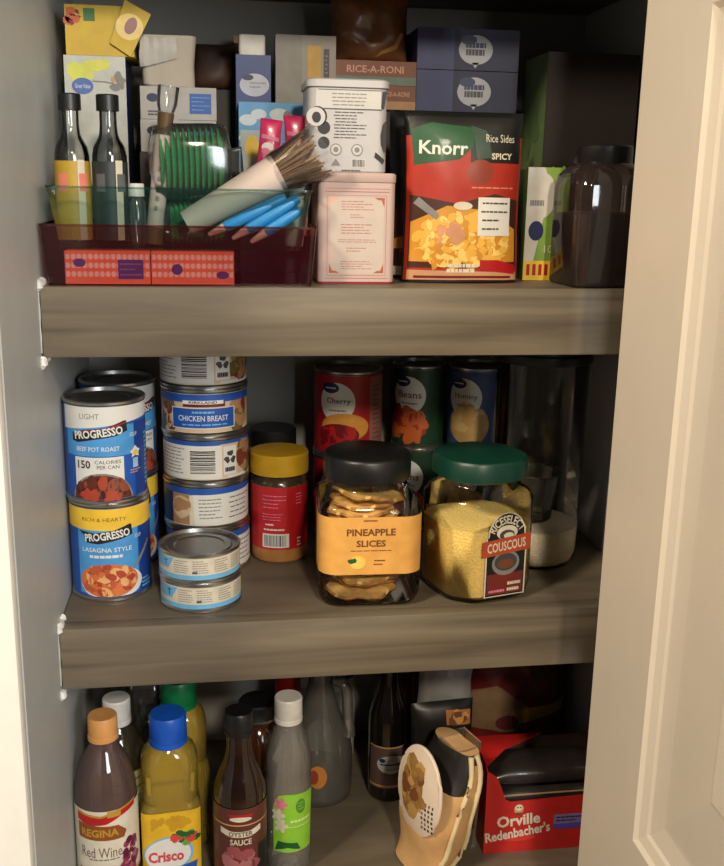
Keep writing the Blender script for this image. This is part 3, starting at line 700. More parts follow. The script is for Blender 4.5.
for cu, cv, ru in ((-.026,.122,.009),(-.015,.128,.008),(.006,.128,.010),(.018,.124,.008),(-.03,.104,.006)): a.ell(cu,cv,ru,ru*.62,M('cloud_white',(206,220,226),.5),.6+abs(cu)*5)
a.rect(-.034,.060,-.014,.112,M('pale_panel',(176,192,196),.5),1.2); a.ell(-.022,.095,.007,.012,YEL,2); a.ell(.014,.126,.004,.006,GREY,2); a.ell(-.020,.078,.009,.008,CREAM,2.2)
box_thing('cloud_box', 'light blue cloud-patterned box behind the magenta packets', 'box', .2190, .1600, Z1, w, .028, .1740, M('box_sky',(96,164,212),.5), Art().raw([],[],WHITE,0) if False else None, group=None)
_cl = bpy.data.objects['cloud_box'].children[0]
b = B(); a2 = Art(); a2.it = [(l,[(u,v+.034) for u,v in vs],fs,m) for l,vs,fs,m in a.it]; a2.bake(b, front(-.0)); b.done('front_print', bpy.data.objects['cloud_box'])
t = thing('extract_bottle', 'small frosted bottle lying by the pink tin inside teal bin', 'bottle', (.2330,.062,ZB+.001), rot=(0,.06,0))
b = B(); b.lathe([(0,0),(.008,.0005),(.009,.003),(.009,.040),(.006,.046)], M('frosted_white',(196,196,192),.4), 24); b.done('bottle_body', t)
b = B(); b.lathe([(0,.0462),(.0072,.0462),(.0072,.058),(0,.0585)], WHITEP, 24); b.done('cap', t)

# tins
def tin(name, label, loc, w, d, h, body, lidm, art, lh=.009, over=.0006, rc=.006, base=None):
    t = thing(name, label, 'tin', loc)
    b = B(); b.loft([rsq(w/2-.001,d/2-.001,rc,0), rsq(w/2,d/2,rc,.0012), rsq(w/2,d/2,rc,h-lh)], body, True, True)
    if base: b.loft([rsq(w/2+.0002,d/2+.0002,rc,.0004), rsq(w/2+.0003,d/2+.0003,rc,.0022)], base, False, False)
    art.bake(b, front(-d/2)); b.noflip = True; b.done('tin_body', t)
    b = B(); b.loft([rsq(w/2+over*.4,d/2+over*.4,rc,h-lh+.0004), rsq(w/2+over,d/2+over,rc,h-lh+.001), rsq(w/2+over,d/2+over,rc,h-.0015), rsq(w/2-.001,d/2-.001,rc,h)], lidm, True, True); b.done('lid', t); return t
PINK = M('pink_tin',(198,174,168),.4,var=.03); PPAN = M('pink_tin_panel',(200,186,176),.45,var=.03); ROSE = M('rose_print',(178,120,112),.5)
a = Art(); a.rect(-.0285,.008,.0285,.0835,ROSE,.2); a.rect(-.028,.0085,.028,.083,PINK,.5)
oc = [(-.026,.016),(-.021,.0105),(.021,.0105),(.026,.016),(.026,.076),(.021,.0815),(-.021,.0815),(-.026,.076)]; a.poly(oc, PPAN, 1)
a.rect(-.031,.0052,.031,.0058,ROSE,1); a.rect(-.031,.0865,.031,.0872,ROSE,1); a.rect(-.031,.0895,.031,.0899,ROSE,1)
for sx in (-1,1):
    for z, sz in ((.0815,-1),(.0105,1)): a.poly([(sx*.0265,z),(sx*.0165,z),(sx*.020,z+sz*.002),(sx*.0235,z+sz*.0025),(sx*.0262,z+sz*.009)], M('copper_print',(176,96,74),.4,metal=.3) if not (sx<0 and sz<0) else M('peach_print',(236,170,140),.45), 1.5)
for z0, z1, n, q in ((.069,.079,4,.016),(.062,.0665,2,.007),(.047,.0575,4,.016),(.039,.043,2,.019),(.030,.0355,2,.010),(.0135,.0225,4,.016)): a.bars(-q,q,z0,z1,n,ROSE,2,seed=n+int(z0*1000),fill=.3)
tin('tea_tin', 'pale pink square tin with printed panel, beside the maroon bin', (.2912,.0760,Z1), .0742, .0742, .1042, PINK, PINK, a, base=M('crimson_rim',(150,22,40),.4))
TINW = M('tin_panel_white',(196,196,194),.45,var=.03); SILV = M('white_tin',(186,186,188),.35,var=.03); a = Art()
a.rect(-.031,.0575,.0305,.0735,TINW,1); a.rect(-.028,.0735,.031,.0742,DGREY,1.5); a.rect(-.031,.0565,.0305,.0573,DGREY,1.5)
a.bars(-.016,.018,.059,.072,4,GREY,2,seed=3,fill=.3); a.bars(-.014,.017,.030,.0555,9,DGREY,2,seed=5,fill=.28)
for cu, cv, r in ((-.029,.050,.009),(-.023,.040,.006),(-.023,.0265,.0055)):
    a.poly([(cu+r*math.cos(q)*(1 if cu > -.035 else 1), cv+r*math.sin(q)) for q in [i*PI/9 for i in range(18)]], BLACK, 1.2)
a.ell(-.0305,.0495,.0088,.0085,TINW,1.6); a.ell(-.0300,.0490,.0042,.005,BLACK,2)
a.poly([(.0335,.058),(.0305,.058),(.032,.0735),(.036,.0735)],BLACK,1.4); a.poly([(.036,.048),(.0325,.044),(.0305,.034),(.031,.026),(.034,.020),(.036,.018)],BLACK,1.4); a.poly([(.025,.014),(.0335,.008),(.035,.012),(.026,.019)],BLACK,1.4)
for cu in (-.0115,.0085): a.ell(cu,.0205,.0055,.0055,GREY,2); a.ell(cu,.0205,.0045,.0045,TINW,2.4); a.ell(cu,.0205,.0025,.0025,GREY,2.8)
a.poly([(-.016,.006),(-.007,.006),(-.0115,.0125)],GREY,2); a.code(.003,.0045,.0175,.0125,True,TINW,BLACK,2,seed=9); a.bars(-.006,.012,.0005,.003,1,DGREY,2)
tin('decorated_tin', 'white tin with black round motifs standing on the pink tin', (.2820,.0775,Z1+.1044), .0745, .072, .0840, SILV, SILV, a, lh=.0085, over=.0018, rc=.009)

# pasta bags
PASTA = [M('pasta_yellow',(232,176,70),.45), M('pasta_gold',(206,142,44),.45), M('pasta_light',(246,204,112),.45), M('pasta_ham',(206,146,108),.45)]
KRED = M('bag_red',(170,42,26),.45,coat=.08); KBLK = M('bag_black',(22,24,22),.4,coat=.12); KGRN = M('bag_green',(18,80,40),.5,coat=.05)
def knorr():
    a = Art(); w, h = .1200, .1635
    a.rect(-w/2+.001,0.002,w/2-.001,.140,KRED,0); a.poly([(.003,.115),(.0565,.115),(.0565,.158),(-.056,.158),(-.056,.14),(.003,.14)],KBLK,.6)
    a.poly([(-.053,.112),(-.008,.118),(.006,.130),(.006,.148),(-.035,.152),(-.055,.146)],KGRN,1.4); a.poly([(.004,.15),(.02,.145),(.026,.12),(.010,.118)],M('bag_dull_teal',(54,78,66),.35),1.5)
    a.text('Knorr',-.024,.1285,.013,WHITE,3,w=.048,bold=.02,rot=-.02)
    a.text('Rice Sides',.034,.1385,.0075,CREAM,3,w=.030,bold=.0); a.text('SPICY',.036,.1215,.0062,CREAM,3,w=.022,bold=.03)
    a.bars(.004,.050,.090,.093,1,M('faint_pink',(214,130,110),.4),2); a.ell(.014,.106,.014,.012,M('bag_dim_red',(140,60,44),.35),1)
    a.poly([(-.056,.014),(.056,.014),(.056,.080),(.03,.086),(-.01,.076),(-.056,.084)],M('bag_brown',(66,34,24),.4),1)
    a.poly([(-.055,.02),(.054,.02),(.054,.052),(.02,.070),(-.02,.074),(-.055,.058)],PASTA[1],1.8)
    a.blobs(-.002,.040,.050,.026,[PASTA[0],PASTA[1],PASTA[2],PASTA[0]],240,.0036,2.2,seed=21); a.blobs(-.015,.046,.014,.010,[PASTA[3]],10,.0042,5.2,seed=3)
    a.poly([(-.053,.076),(-.030,.060),(-.028,.066),(-.048,.082)],GREY,5); a.ell(-.004,.074,.010,.004,CREAM,5)
    a.rect(.012,.0455,.047,.0825,WHITE,7); a.bars(.015,.044,.048,.081,4,DGREY,8,seed=2,fill=.2)
    a.poly([(.016,.012),(.055,.008),(.055,.017),(.035,.022),(.016,.022)],RED,7); a.bars(-.018,.014,.009,.019,2,CREAM,7,seed=4,fill=.7)
    a.poly([(-.0565,.0025),(.0565,.0025),(.0565,.010),(-.0565,.012)],M('bag_foot',(196,150,110),.35,coat=.3),6.5); a.rect(-.050,.004,.05,.0065,DRED,7)
    a.it = [(l,[(max(-w/2+.0008,min(w/2-.0008,u)),v) for u,v in vs],fs,m) for l,vs,fs,m in a.it]
    return a, w, h
ka, kw, kh = knorr()
packet('pasta_bag', 'red and black pasta bag with green logo at the shelf front', 'bag', (.4000,.0660,Z1+.0006), kw, kh, .036, KBLK, ka, rot=(-.03,0,.02), seed=2, foot=.35)
a = Art(); a.rect(-.056,.012,.056,.07,M('bag_brown',(66,34,24),.4),.5); a.blobs(0,.035,.045,.02,PASTA[:2]+[KRED],60,.005,1,seed=4); a.rect(-.056,.003,.056,.012,CREAM,4)
packet('pasta_bag', 'second pasta bag peeking out behind the red one by the pink tin', 'bag', (.3880,.1080,Z1+.0006), .1100, .166, .034, KBLK, a, rot=(-.03,0,0), seed=9, foot=.35)

# green carton, big brown box, clear jug at right
LGRN = M('fresh_green',(126,160,66),.5); a = Art(); w = .045
a.rect(-w/2,0,w/2,.114,LGRN,0); a.rect(-w/2,0,w/2,.020,YEL,1); a.poly([(-w/2,.020),(-w/2,.114),(-.005,.114),(.006,.09),(-.004,.062),(-.012,.02)],M('carton_white',(206,200,188),.5),1)
a.ell(-.004,.086,.012,.022,M('carton_white',(206,200,188),.5),1.5); a.bars(-.019,-.004,.075,.082,1,GREY,2,fill=.8); a.ell(-.011,.0505,.008,.010,NAVY,2.2); a.text('10Z',.007,.032,.008,CREAM,2.5,w=.016)
for k in range(6): a.rect(-.019+k*.0065,.005,-.0155+k*.0065,.0165,RED,2)
t = box_thing('rice_carton', 'white and green carton with yellow foot band, beside the dark jug', 'carton', .4960, .0900, Z1, w, .028, .112, LGRN, a)
b = B(); rr = random.Random(3); top = [(-w/2+w*i/12, .110+rr.uniform(.0,.006)) for i in range(13)]
b.prism([(-w/2,.1095)]+top+[(w/2,.1095)], .0002, .0012, LGRN); b.done('torn_flap', t)
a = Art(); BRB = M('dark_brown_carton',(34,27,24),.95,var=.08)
l = Art(); l.rect(0.001,0,.094,.229,M('leaf_green_side',(78,98,54),.8),0); l.blobs(.05,.15,.02,.03,[M('leaf_dim',(70,92,50),.5)],8,.012,1,seed=3)
l.it = [(q,[(u-.094,v) for u,v in vs],fs,m) for q,vs,fs,m in l.it]
box_thing('cereal_box', 'tall dark brown box with green side behind the clear jug', 'box', .5500, .1280, Z1, .100, .080, .2300, BRB, None, left=None)
b = B(); l.it = [(q,[(u*.0785/.094+.0,v) for u,v in vs],fs,m) for q,vs,fs,m in l.it]; l.bake(b, leftf(-.05,0.0)); b.done('side_print', bpy.data.objects['cereal_box'])
t = thing('clear_jug', 'dark-lidded clear jug at the shelf front by the door', 'jug', (.5340,.0440,Z1), .06)
b = B(); b.loft([rsq(.0345,.0345,.008,0), rsq(.0377,.0377,.014,.003), rsq(.038,.038,.014,.095), rsq(.0365,.0365,.018,.107), rsq(.029,.029,.02,.116), rsq(.026,.026,.026,.120)], CL('smoky_plastic',(.74,.70,.68),.06,.08,body=(110,92,84),bodyfac=.12), True, False); b.done('jug_body', t, sharp=60)
b = B(); b.loft([rsq(.034,.034,.010,.0015), rsq(.0362,.0362,.012,.004), rsq(.0362,.0362,.012,.070), rsq(.02,.02,.010,.072)], M('cocoa_brown',(52,38,34),.7,var=.2,scale=200,bump=.5)); o = b.done('contents', t); o['kind'] = 'stuff'
b = B(); b.lathe([(0,.117),(.0275,.117),(.0282,.118),(.0282,.1335),(.027,.135),(0,.135)], BLKP, 40); b.done('lid', t)

# ---- back row of shelf 1
def gv_oval(a, u, v, r, l=2, bg=WHITE, tm=NAVY): a.ell(u,v,r,r*.8,bg,l); a.bars(u-r*.6,u+r*.6,v+r*.05,v+r*.45,1,tm,l+.6,fill=.7); return a
# tall lemon box with blue oval, yellow box on it
a = Art(); w, h = .0600, .2130
a.rect(-w/2,0,w/2,h,M('box_pale',(188,190,182),.5),0); a.blobs(-.018,.195,.009,.006,[M('lemon_print',(206,208,88),.5)],12,.006,1,seed=1); a.blobs(.004,.206,.008,.003,[M('lemon_print',(206,208,88),.5)],6,.004,1,seed=2)
a.ell(-.0125,.184,.0105,.0078,M('oval_blue',(74,104,170),.5),5); a.text('Great Value',-.0125,.184,.0042,WHITE,6,w=.015)
a.poly([(-.003,.1885),(.01,.188),(.029,.184),(.029,.185),(.01,.1892),(-.003,.1895)],GREY,5); a.blobs(.022,.188,.005,.008,[TAN,GREY],8,.003,5,seed=5); a.blobs(.018,.12,.008,.02,[TAN,GREY],10,.004,5,seed=6)
box_thing('tea_box', 'tall white box with lemons and blue oval behind the black-capped bottles', 'box', .0410, .1600, Z1, w, .085, h, NAVY, a)
YBX = M('box_yellow',(200,168,48),.5)
a = Art(); w, h = .0660, .0470
a.rect(-w/2,0,w/2,h,YBX,0); a.blobs(-.026,.037,.006,.007,[DRED,M('chili_orange',(190,90,50),.5)],14,.003,1,seed=2); a.rect(-.015,.032,-.004,.044,M('herb_green',(60,110,60),.5),1); a.rect(.010,.017,.016,.042,M('box_yellow_dim',(196,168,50),.5),1)
box_thing('snack_box', 'yellow box lying open on the white lemon box', 'box', .0470, .1600, Z1+.2132, w, .085, h, YBX, a)
b = B(); pts = [(.010,.012),(.030,-.0005),(.051,.040),(.026,.0525)]
b.prism(pts, -.0045, -.0030, YBX); a = Art(); a.ell(.0295,.0275,.0135,.0125,M('flap_cream',(232,206,128),.5),1); a.ell(.031,.0285,.0085,.0055,M('flap_mauve',(150,110,110),.5),2,rot=1.05); a.bake(b, front(-.0045)); b.noflip = True
b.done('open_flap', bpy.data.objects['snack_box'])
# white boxes with blue rectangle, on a dark carton; flour bag on top
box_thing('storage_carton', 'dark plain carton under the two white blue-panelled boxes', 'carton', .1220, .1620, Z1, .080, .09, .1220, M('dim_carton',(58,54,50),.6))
for k in range(2):
    a = Art(); w, h = .0765, .0318; a.rect(-w/2,0,w/2,h,M('box_white',(172,170,166),.5),0)
    a.rect(.011,.006,.033,.0258,BLUE,1); a.bars(.013,.031,.008,.024,4,LBLUE,2,fill=.15); a.ell(-.026,.021,.006,.0042,NAVY,1); a.bars(-.031,-.016,.003,.009,2,DGREY,1,fill=.6); a.ell(-.006,.026,.010,.008,M('box_greige',(170,166,156),.5),.6)
    box_thing('pudding_box', ('white box with blue panel, the lower one behind the green cups','white box with blue panel, right under the white flour bag')[k], 'box', .1220+.0006*k, .1625, Z1+.1222+k*.0322, w, .075, .0318, M('box_white',(172,170,166),.5), a, group='white boxes with blue panels')
t = thing('flour_bag', 'crumpled white paper bag folded open on the white boxes', 'bag', (.1115,.2000,Z1+.1868), .06)
b = B(); PAP = M('bag_paper',(178,170,156),.75,var=.06,scale=40); nrm = []
for z, w, d in ((0,.0245,.022),(.002,.0262,.0235),(.02,.027,.024),(.036,.0275,.0235),(.044,.0280,.023),(.050,.0285,.0225)): nrm.append(rsq(w,d,.006,z,seg=4))
rin = [rsq(w,d,.006,z,seg=4) for z, w, d in ((.0495,.0272,.0215),(.030,.0262,.0225),(.012,.0255,.0225))]
b.loft(nrm+rin, PAP, True, True); b.jitter(.0028,55,6)
b.done('paper_bag', t, sharp=25)
b = B(); g = [[Vector((-.0280+.036*i/8, -.0262-.004*math.sin(PI*j/6)-.002*(i % 2), .048-.030*j/6*(1-.35*i/8))) for i in range(9)] for j in range(7)]
b.loft(g, M('bag_liner',(190,188,182),.6,var=.04), False, False, closed=False); b.jitter(.002,80,3)
b.done('folded_lip', t, sharp=30)
# brown sugar bag on dim box
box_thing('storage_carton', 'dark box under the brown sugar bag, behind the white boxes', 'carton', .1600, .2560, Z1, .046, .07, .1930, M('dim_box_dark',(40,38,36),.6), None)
t = packet('sugar_bag', 'dark brown bag at the back, right of the white flour bag', 'bag', (.1600,.2870,Z1+.1936), .050, .050, .036, M('sugar_brown',(72,50,38),.5,var=.3,scale=50), None, seed=4, sheet_amp=.003, power=.4)
# salt-like carton
a = Art(); w, h = .0365, .2230; a.rect(-w/2,0,w/2,h,M('navy_carton',(36,58,120),.45),0); a.ell(.001,.193,.0155,.0115,M('oval_dim_white',(186,190,200),.5),1.2); a.ell(-.006,.2005,.006,.003,NAVY,2); a.bars(-.004,.013,.189,.197,2,M('oval_grey',(140,146,160),.5),2,fill=.4); a.ell(.0,.172,.006,.003,LBLUE,1.4)
t = box_thing('starch_box', 'navy carton with white oval and white spout cap, behind cloud box', 'carton', .2000, .1900, Z1, w, .036, h, NAVY, a)
b = B(); b.loft([rsq(.0138,.0138,.003,h+.0002,c=(-.001,.018)), rsq(.0138,.0138,.003,h+.019,c=(-.001,.018)), rsq(.0128,.0128,.003,h+.0205,c=(-.001,.018))], M('cap_dim_white',(206,204,198),.5)); b.done('cap', t)
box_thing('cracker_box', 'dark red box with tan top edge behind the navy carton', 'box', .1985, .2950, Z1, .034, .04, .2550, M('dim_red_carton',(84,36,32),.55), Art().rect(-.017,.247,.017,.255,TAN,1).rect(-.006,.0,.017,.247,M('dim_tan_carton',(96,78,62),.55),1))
# white carton with yellow stripe
a = Art(); w, h = .0640, .2450; OFFW = M('offwhite_carton',(150,144,134),.55,var=.03)
a.rect(-w/2,0,w/2,h,OFFW,0); a.rect(-w/2,.0,-.004,h,M('offwhite_carton_side',(138,134,126),.55),.5); a.rect(.002,.198,.016,h-.010,M('ochre_stripe',(196,156,70),.55),1); a.rect(.019,.202,.025,h-.013,M('label_dark',(60,52,50),.5),1); a.bars(.0205,.0235,.206,h-.018,5,GREY,2,fill=.4)
box_thing('baking_mix_box', 'off-white box with ochre stripe and dark label, behind the white tin', 'box', .2555, .1950, Z1, w, .028, h, OFFW, a)
# rice boxes on dim boxes + brown crinkled bag
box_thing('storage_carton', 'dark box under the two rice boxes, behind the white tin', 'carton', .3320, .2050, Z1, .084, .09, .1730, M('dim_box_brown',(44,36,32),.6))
RB = M('rice_box_brown',(128,78,58),.55); 
for k in range(2):
    a = Art(); w, h = .0880, .0246
    a.rect(-w/2,0,w/2,h,RB,0); a.rect(-w/2,0,w/2,.0085,(M('rice_box_tan',(176,132,88),.5),M('rice_box_teal',(96,118,104),.5))[k],.6)
    a.text('RICE-A-RONI',-.001 if k else .022,.016,.0075 if k else .005,M('rice_box_letter',(206,150,124),.5),2,w=.062 if k else .03,bold=.02)
    box_thing('rice_box', ('brown rice box with tan lower strip, under the other rice box','brown rice box with teal lower strip, under the dark chili bag')[k], 'box', .3320, .2000, Z1+.1732+k*.0249, w, .085, .0246, RB, a, group='brown rice boxes')
CHB = M('chili_brown',(124,82,52),.35,var=.5,scale=34,coat=.35)
packet('chili_bag', 'crinkled see-through bag of dark brown chilis on the rice boxes', 'bag', (.3300,.2420,Z1+.2236), .088, .070, .050, CHB, Art().poly([(.004,.004),(.012,.008),(.028,.014),(.036,.030),(.032,.031),(.024,.018),(.010,.011)],TAN,1).poly([(-.012,.05),(.004,.038),(.006,.044),(-.01,.06)],M('chili_tan',(132,92,54),.35),1), seed=14, sheet_amp=.005, power=.42)
# navy boxes stacked
NVB = M('navy_box',(46,50,92),.5)
for k in range(6):
    a = Art(); w, h = .1130, .0425
    a.rect(-w/2,0,w/2,h,M('navy_box_dark',(28,31,62),.55),0); a.rect(-w/2,0,-.016,h,M('navy_box_light',(62,69,112),.55),.5)
    gv_oval(a,.008,.021,.019,1,M('oval_pale',(176,176,182),.5),NAVY); a.ell(.0,.031,.009,.005,NAVY,2); a.bars(-.003,.018,.015,.022,1,DGREY,2,fill=.9); a.poly([(.004,.008),(.012,.008),(.008,.002)],M('oval_pale',(176,176,182),.5),1)
    lb = ['navy box at the foot of the navy stack behind the pasta bag','navy box second from the foot of the navy stack','navy box third from the foot of the navy stack','navy box third from the top of the navy stack','navy box with pale oval, second from top, just above the pasta bag','navy box with pale oval, topmost of its stack'][k]
    box_thing('dessert_box', lb, 'box', .4330, .2000, Z1+k*.0433, w, .080, h, NVB, a, group='stacked navy boxes')

# ================================================================== shelf 3
def bottle(name, label, x, y, prof, m, cap_r, cz0, cz1, capm, rz=0., n=48, ridge=0, group=None):
    t = thing(name, label, 'bottle', (x,y,Z3), rz, group)
    b = B(); b.lathe(prof, m, n); b.done('bottle_body', t, sharp=40)
    b = B(); N = 72; rd = ridge
    b.loft([[Vector((r*(1+(rd if k % 2 else 0)*s)*math.cos(2*PI*k/N), r*(1+(rd if k % 2 else 0)*s)*math.sin(2*PI*k/N), z)) for k in range(N)] for r, z, s in
            ((cap_r*.97,cz0,0),(cap_r*1.03,cz0+.0005,0),(cap_r*1.03,cz0+.005,0),(cap_r*.98,cz0+.0056,0),(cap_r,cz0+.0068,1),(cap_r*.985,cz1-.0015,1),(cap_r*.93,cz1,0))], capm, True, True)
    b.done('cap', t, sharp=30); return t
def lab(t, R, a, du=.003, name='label'): b = B(); a.bake(b, cyl(R+.0004), du=du); b.done(name, t)

VINR = CL('wine_vinegar_glass', (.72,.66,.64), .07, .05, body=(124,100,94), bodyfac=.38)
t = bottle('wine_vinegar_bottle', 'red wine vinegar bottle with amber cap and cream grape label, by left wall', .0335, .0370,
    [(0,.001),(.026,0),(.0315,.004),(.032,.012),(.032,.128),(.0312,.140),(.027,.158),(.0205,.174),(.0145,.184),(.0135,.192),(.0135,.2)], VINR, .0152, .1915, .2180, M('amber_cap',(204,146,84),.45), .1)
a = Art(); CRM = M('label_cream',(210,202,182),.5); WR = M('wine_red',(124,24,36),.45); GRP = [M('grape_dark',(92,22,50),.4),M('grape_mid',(136,46,76),.4),M('grape_light',(170,84,110),.4)]
a.rect(-.06,.045,.06,.125,CRM,0); a.poly([(-.034,.112),(-.02,.108),(.0,.110),(.015,.1165),(.034,.121),(.034,.128),(.012,.124),(-.006,.119),(-.034,.122)],RED,1); a.poly([(-.034,.123),(-.006,.120),(.012,.125),(.034,.129),(.034,.1265),(.012,.1225),(-.006,.1175),(-.034,.1205)],GOLD,1.4)
a.rect(.001,.1175,.015,.1245,GOLD,1.8)
a.poly([(-.033,.092),(.018,.0905),(.021,.098),(.012,.107),(-.033,.110)],M('bronze_banner',(150,84,40),.4,metal=.3),1.6); a.text('REGINA',-.008,.0998,.009,GOLD,3,w=.040,bold=.03)
a.text('Red Wine',-.007,.0765,.012,M('script_mauve',(112,78,84),.5),2,w=.044); a.bars(-.02,.012,.0665,.070,1,GREY,2,fill=.5)
a.blobs(.026,.066,.010,.020,GRP,46,.0036,2.4,seed=4,aspect=1.0); a.blobs(.014,.053,.014,.007,GRP,30,.0036,2.4,seed=6,aspect=1.0)
a.poly([(-.034,.056),(-.015,.051),(.01,.0515),(.03,.056),(.034,.050),(.0,.044),(-.034,.049)],WR,2); a.rect(-.06,.0425,.06,.0465,GOLD,3); lab(t,.0322,a)
VIN2 = CL('pale_vinegar_glass', (.70,.70,.64), .08, .05, body=(96,92,76), bodyfac=.25)
t = bottle('vinegar_bottle', 'white-capped bottle with leaf-striped label behind the red wine vinegar', .0400, .1120,
    [(0,.001),(.026,0),(.031,.005),(.031,.12),(.029,.138),(.019,.158),(.0135,.166),(.0135,.175)], VIN2, .0152, .1660, .1965, M('grey_white_cap',(206,206,200),.45), .5, ridge=.02)
a = Art(); a.rect(-.05,.055,.05,.118,M('label_sage',(168,166,130),.5),0)
for k in range(5): a.poly([(-.02,.06+k*.011),(.03,.066+k*.011),(.03,.0685+k*.011),(-.02,.0625+k*.011)],M('label_olive',(96,92,62),.5),1)
lab(t,.0312,a)
t = thing('stoppered_jar', 'clear glass-topped jar behind the white-capped bottle', 'jar', (.0640,.1800,Z3))
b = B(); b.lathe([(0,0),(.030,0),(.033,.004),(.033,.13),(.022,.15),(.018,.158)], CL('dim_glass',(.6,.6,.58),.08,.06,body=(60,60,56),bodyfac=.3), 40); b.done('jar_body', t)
b = B(); b.lathe([(0,.1582),(.0195,.1582),(.0205,.165),(.0195,.178),(.012,.186),(0,.188)], CELLO, 40); b.done('stopper', t)
# oil
OIL = CL('oil', (.95,.87,.44), .06, .05, body=(222,190,84), bodyfac=.30)
def oil(x, y, label, capm, sc_, lbl):
    t = thing('oil_bottle', label, 'bottle', (x,y,Z3), .1, 'cooking oil bottles'); s = sc_
    b = B(); P = [(0,.026,.02,.010),(.003,.0305,.025,.012),(.012,.0325,.027,.014),(.094*s,.0325,.027,.014),(.1005*s,.031,.026,.016),(.104*s,.0285,.0245,.018),(.110*s,.0300,.0255,.018),(.150*s,.0305,.026,.02),(.162*s,.027,.024,.022),(.170*s,.019,.019,.019),(.172*s,.0165,.0165,.0165)]
    b.loft([rsq(w,d,r,z,seg=8) for z, w, d, r in P], OIL, True, False); b.done('bottle_body', t, sharp=50)
    b = B(); z0 = .168*s; b.lathe([(0,z0+.004),(.0185,z0+.004),(.0185,z0),(.0205,z0),(.0205,z0+.006),(.0195,z0+.0065),(.0202,z0+.008),(.0198,z0+.031),(.0184,z0+.034),(0,z0+.0345)], capm, 48); b.done('cap', t)
    if lbl:
        for s_ in (-1,1): b = B(); b.tube([(s_*.0225,-.0215,.120*s),(s_*.0235,-.0215,.142*s)],[.0036,.0036],OIL,12); b.done('grip_rib', t)
        a = Art(); a.rect(-.032,.006,.031,.0985*s,M('oil_label_gold',(222,176,40),.45),0); a.blobs(.0,.085,.024,.006,[M('oil_label_deep',(196,150,30),.45)],14,.004,.6,seed=3)
        a.ell(-.004,.048,.0265,.021,LBLUE,1.6); a.ell(-.005,.0475,.0245,.0195,WHITE,2); a.blobs(.012,.066,.014,.006,[GREENP,M('leaf_print',(110,160,60)),M('veg_red',(214,66,54))],26,.0032,1,seed=4); a.ell(.020,.064,.005,.0045,M('veg_red',(214,66,54)),3)
        a.text('Crisco',-.007,.0455,.0135,M('logo_red',(206,70,86),.45),3,w=.038,bold=.04); a.poly([(-.030,.022),(.024,.020),(.027,.036),(.006,.031),(-.030,.034)],BLUE,2.6); a.bars(-.02,.015,.026,.03,1,WHITE,3)
        b = B(); a.bake(b, lambda u, v, h: (u, -(.027+h)*max(0,1-(abs(u)/.0335)**5)**.2-.0003, v), du=.003); b.done('label', t)
    return t
oil(.0985,.0620,'oil bottle with blue cap, second bottle from the left wall',M('cap_blue',(22,86,190),.4),1.0,True)
oil(.1075,.1330,'taller oil bottle with green cap behind the blue-capped one',M('cap_green',(10,110,62),.4),1.02,False)
# dark sauce bottle
DGL = M('dark_sauce_glass',(34,18,12),.10,coat=.8,var=.2)
t = bottle('sauce_bottle', 'long-necked dark sauce bottle with black cap and brown label', .1740, .0340,
    [(0,.001),(.024,0),(.0275,.004),(.028,.012),(.028,.118),(.0268,.130),(.022,.145),(.0165,.158),(.0140,.172),(.0128,.195)], DGL, .0150, .190, .2160, BLKP, 0)
a = Art(); SB = M('sauce_label_brown',(92,48,38),.45); a.rect(-.05,.03,.05,.116,SB,0); a.rect(-.013,.1065,.013,.1095,RED,1); a.ell(0,.1038,.012,.0028,CREAM,1); a.rect(-.05,.096,.05,.0975,TAN,1)
a.poly([(-.023,.093),(-.01,.0895),(.01,.0895),(.023,.093),(.023,.086),(.01,.0825),(-.01,.0825),(-.023,.086)],CREAM,1.4); a.text('OYSTER',0,.0862,.0055,SB,3,w=.026,bold=.02); a.text('SAUCE',0,.0765,.007,CREAM,2,w=.023,bold=.02)
a.poly([(.02,.07),(.048,.068),(.048,.03),(.018,.03)],BLACK,1); a.blobs(-.003,.052,.016,.014,[M('flower_pink',(150,76,80)),M('flower_red',(120,36,40)),M('flower_pale',(170,104,104))],26,.0055,2,seed=4); lab(t,.0282,a)
# clear vinegar with green label
t = bottle('clear_bottle', 'clear bottle with white cap and lime green floral label', .2285, .0665,
    [(0,.004),(.008,.003),(.018,0),(.0235,.002),(.0255,.008),(.0258,.012),(.0258,.030),(.0248,.033),(.0255,.036),(.0258,.115),(.0250,.121),(.0258,.124),(.0250,.142),(.0215,.160),(.0155,.176),(.0135,.182),(.0132,.19)], CL('clear_pet',(.92,.92,.90),.07,.05,body=(186,180,170),bodyfac=.30), .0152, .1825, .2115, M('cap_white',(216,212,202),.4), .1, ridge=.02)
a = Art(); a.poly([(-.022,.034),(.026,.034),(.030,.104),(-.006,.1065),(-.016,.104),(-.022,.09)],LIME,0); a.ell(.010,.090,.006,.009,M('lime_dark',(84,140,50),.45),1); a.bars(.006,.014,.085,.096,3,LIME,2,fill=.25)
a.bars(-.002,.024,.070,.075,1,M('lime_pale',(206,236,150),.45),1,fill=.6); a.bars(-.004,.025,.064,.067,1,M('lime_pale',(206,236,150),.45),1,fill=.4); a.poly([(-.02,.036),(-.005,.040),(.010,.036),(.006,.045),(-.016,.048)],GREENP,1)
for cu, cv, m in ((-.013,.094,PINKP),(-.016,.080,CREAM),(-.0125,.067,CREAM)):
    for k in range(5): a.ell(cu+.0045*math.cos(k*1.257),cv+.0045*math.sin(k*1.257),.0042,.0026,m,1+k*.3,n=12,rot=k*1.257)
lab(t,.0258,a)
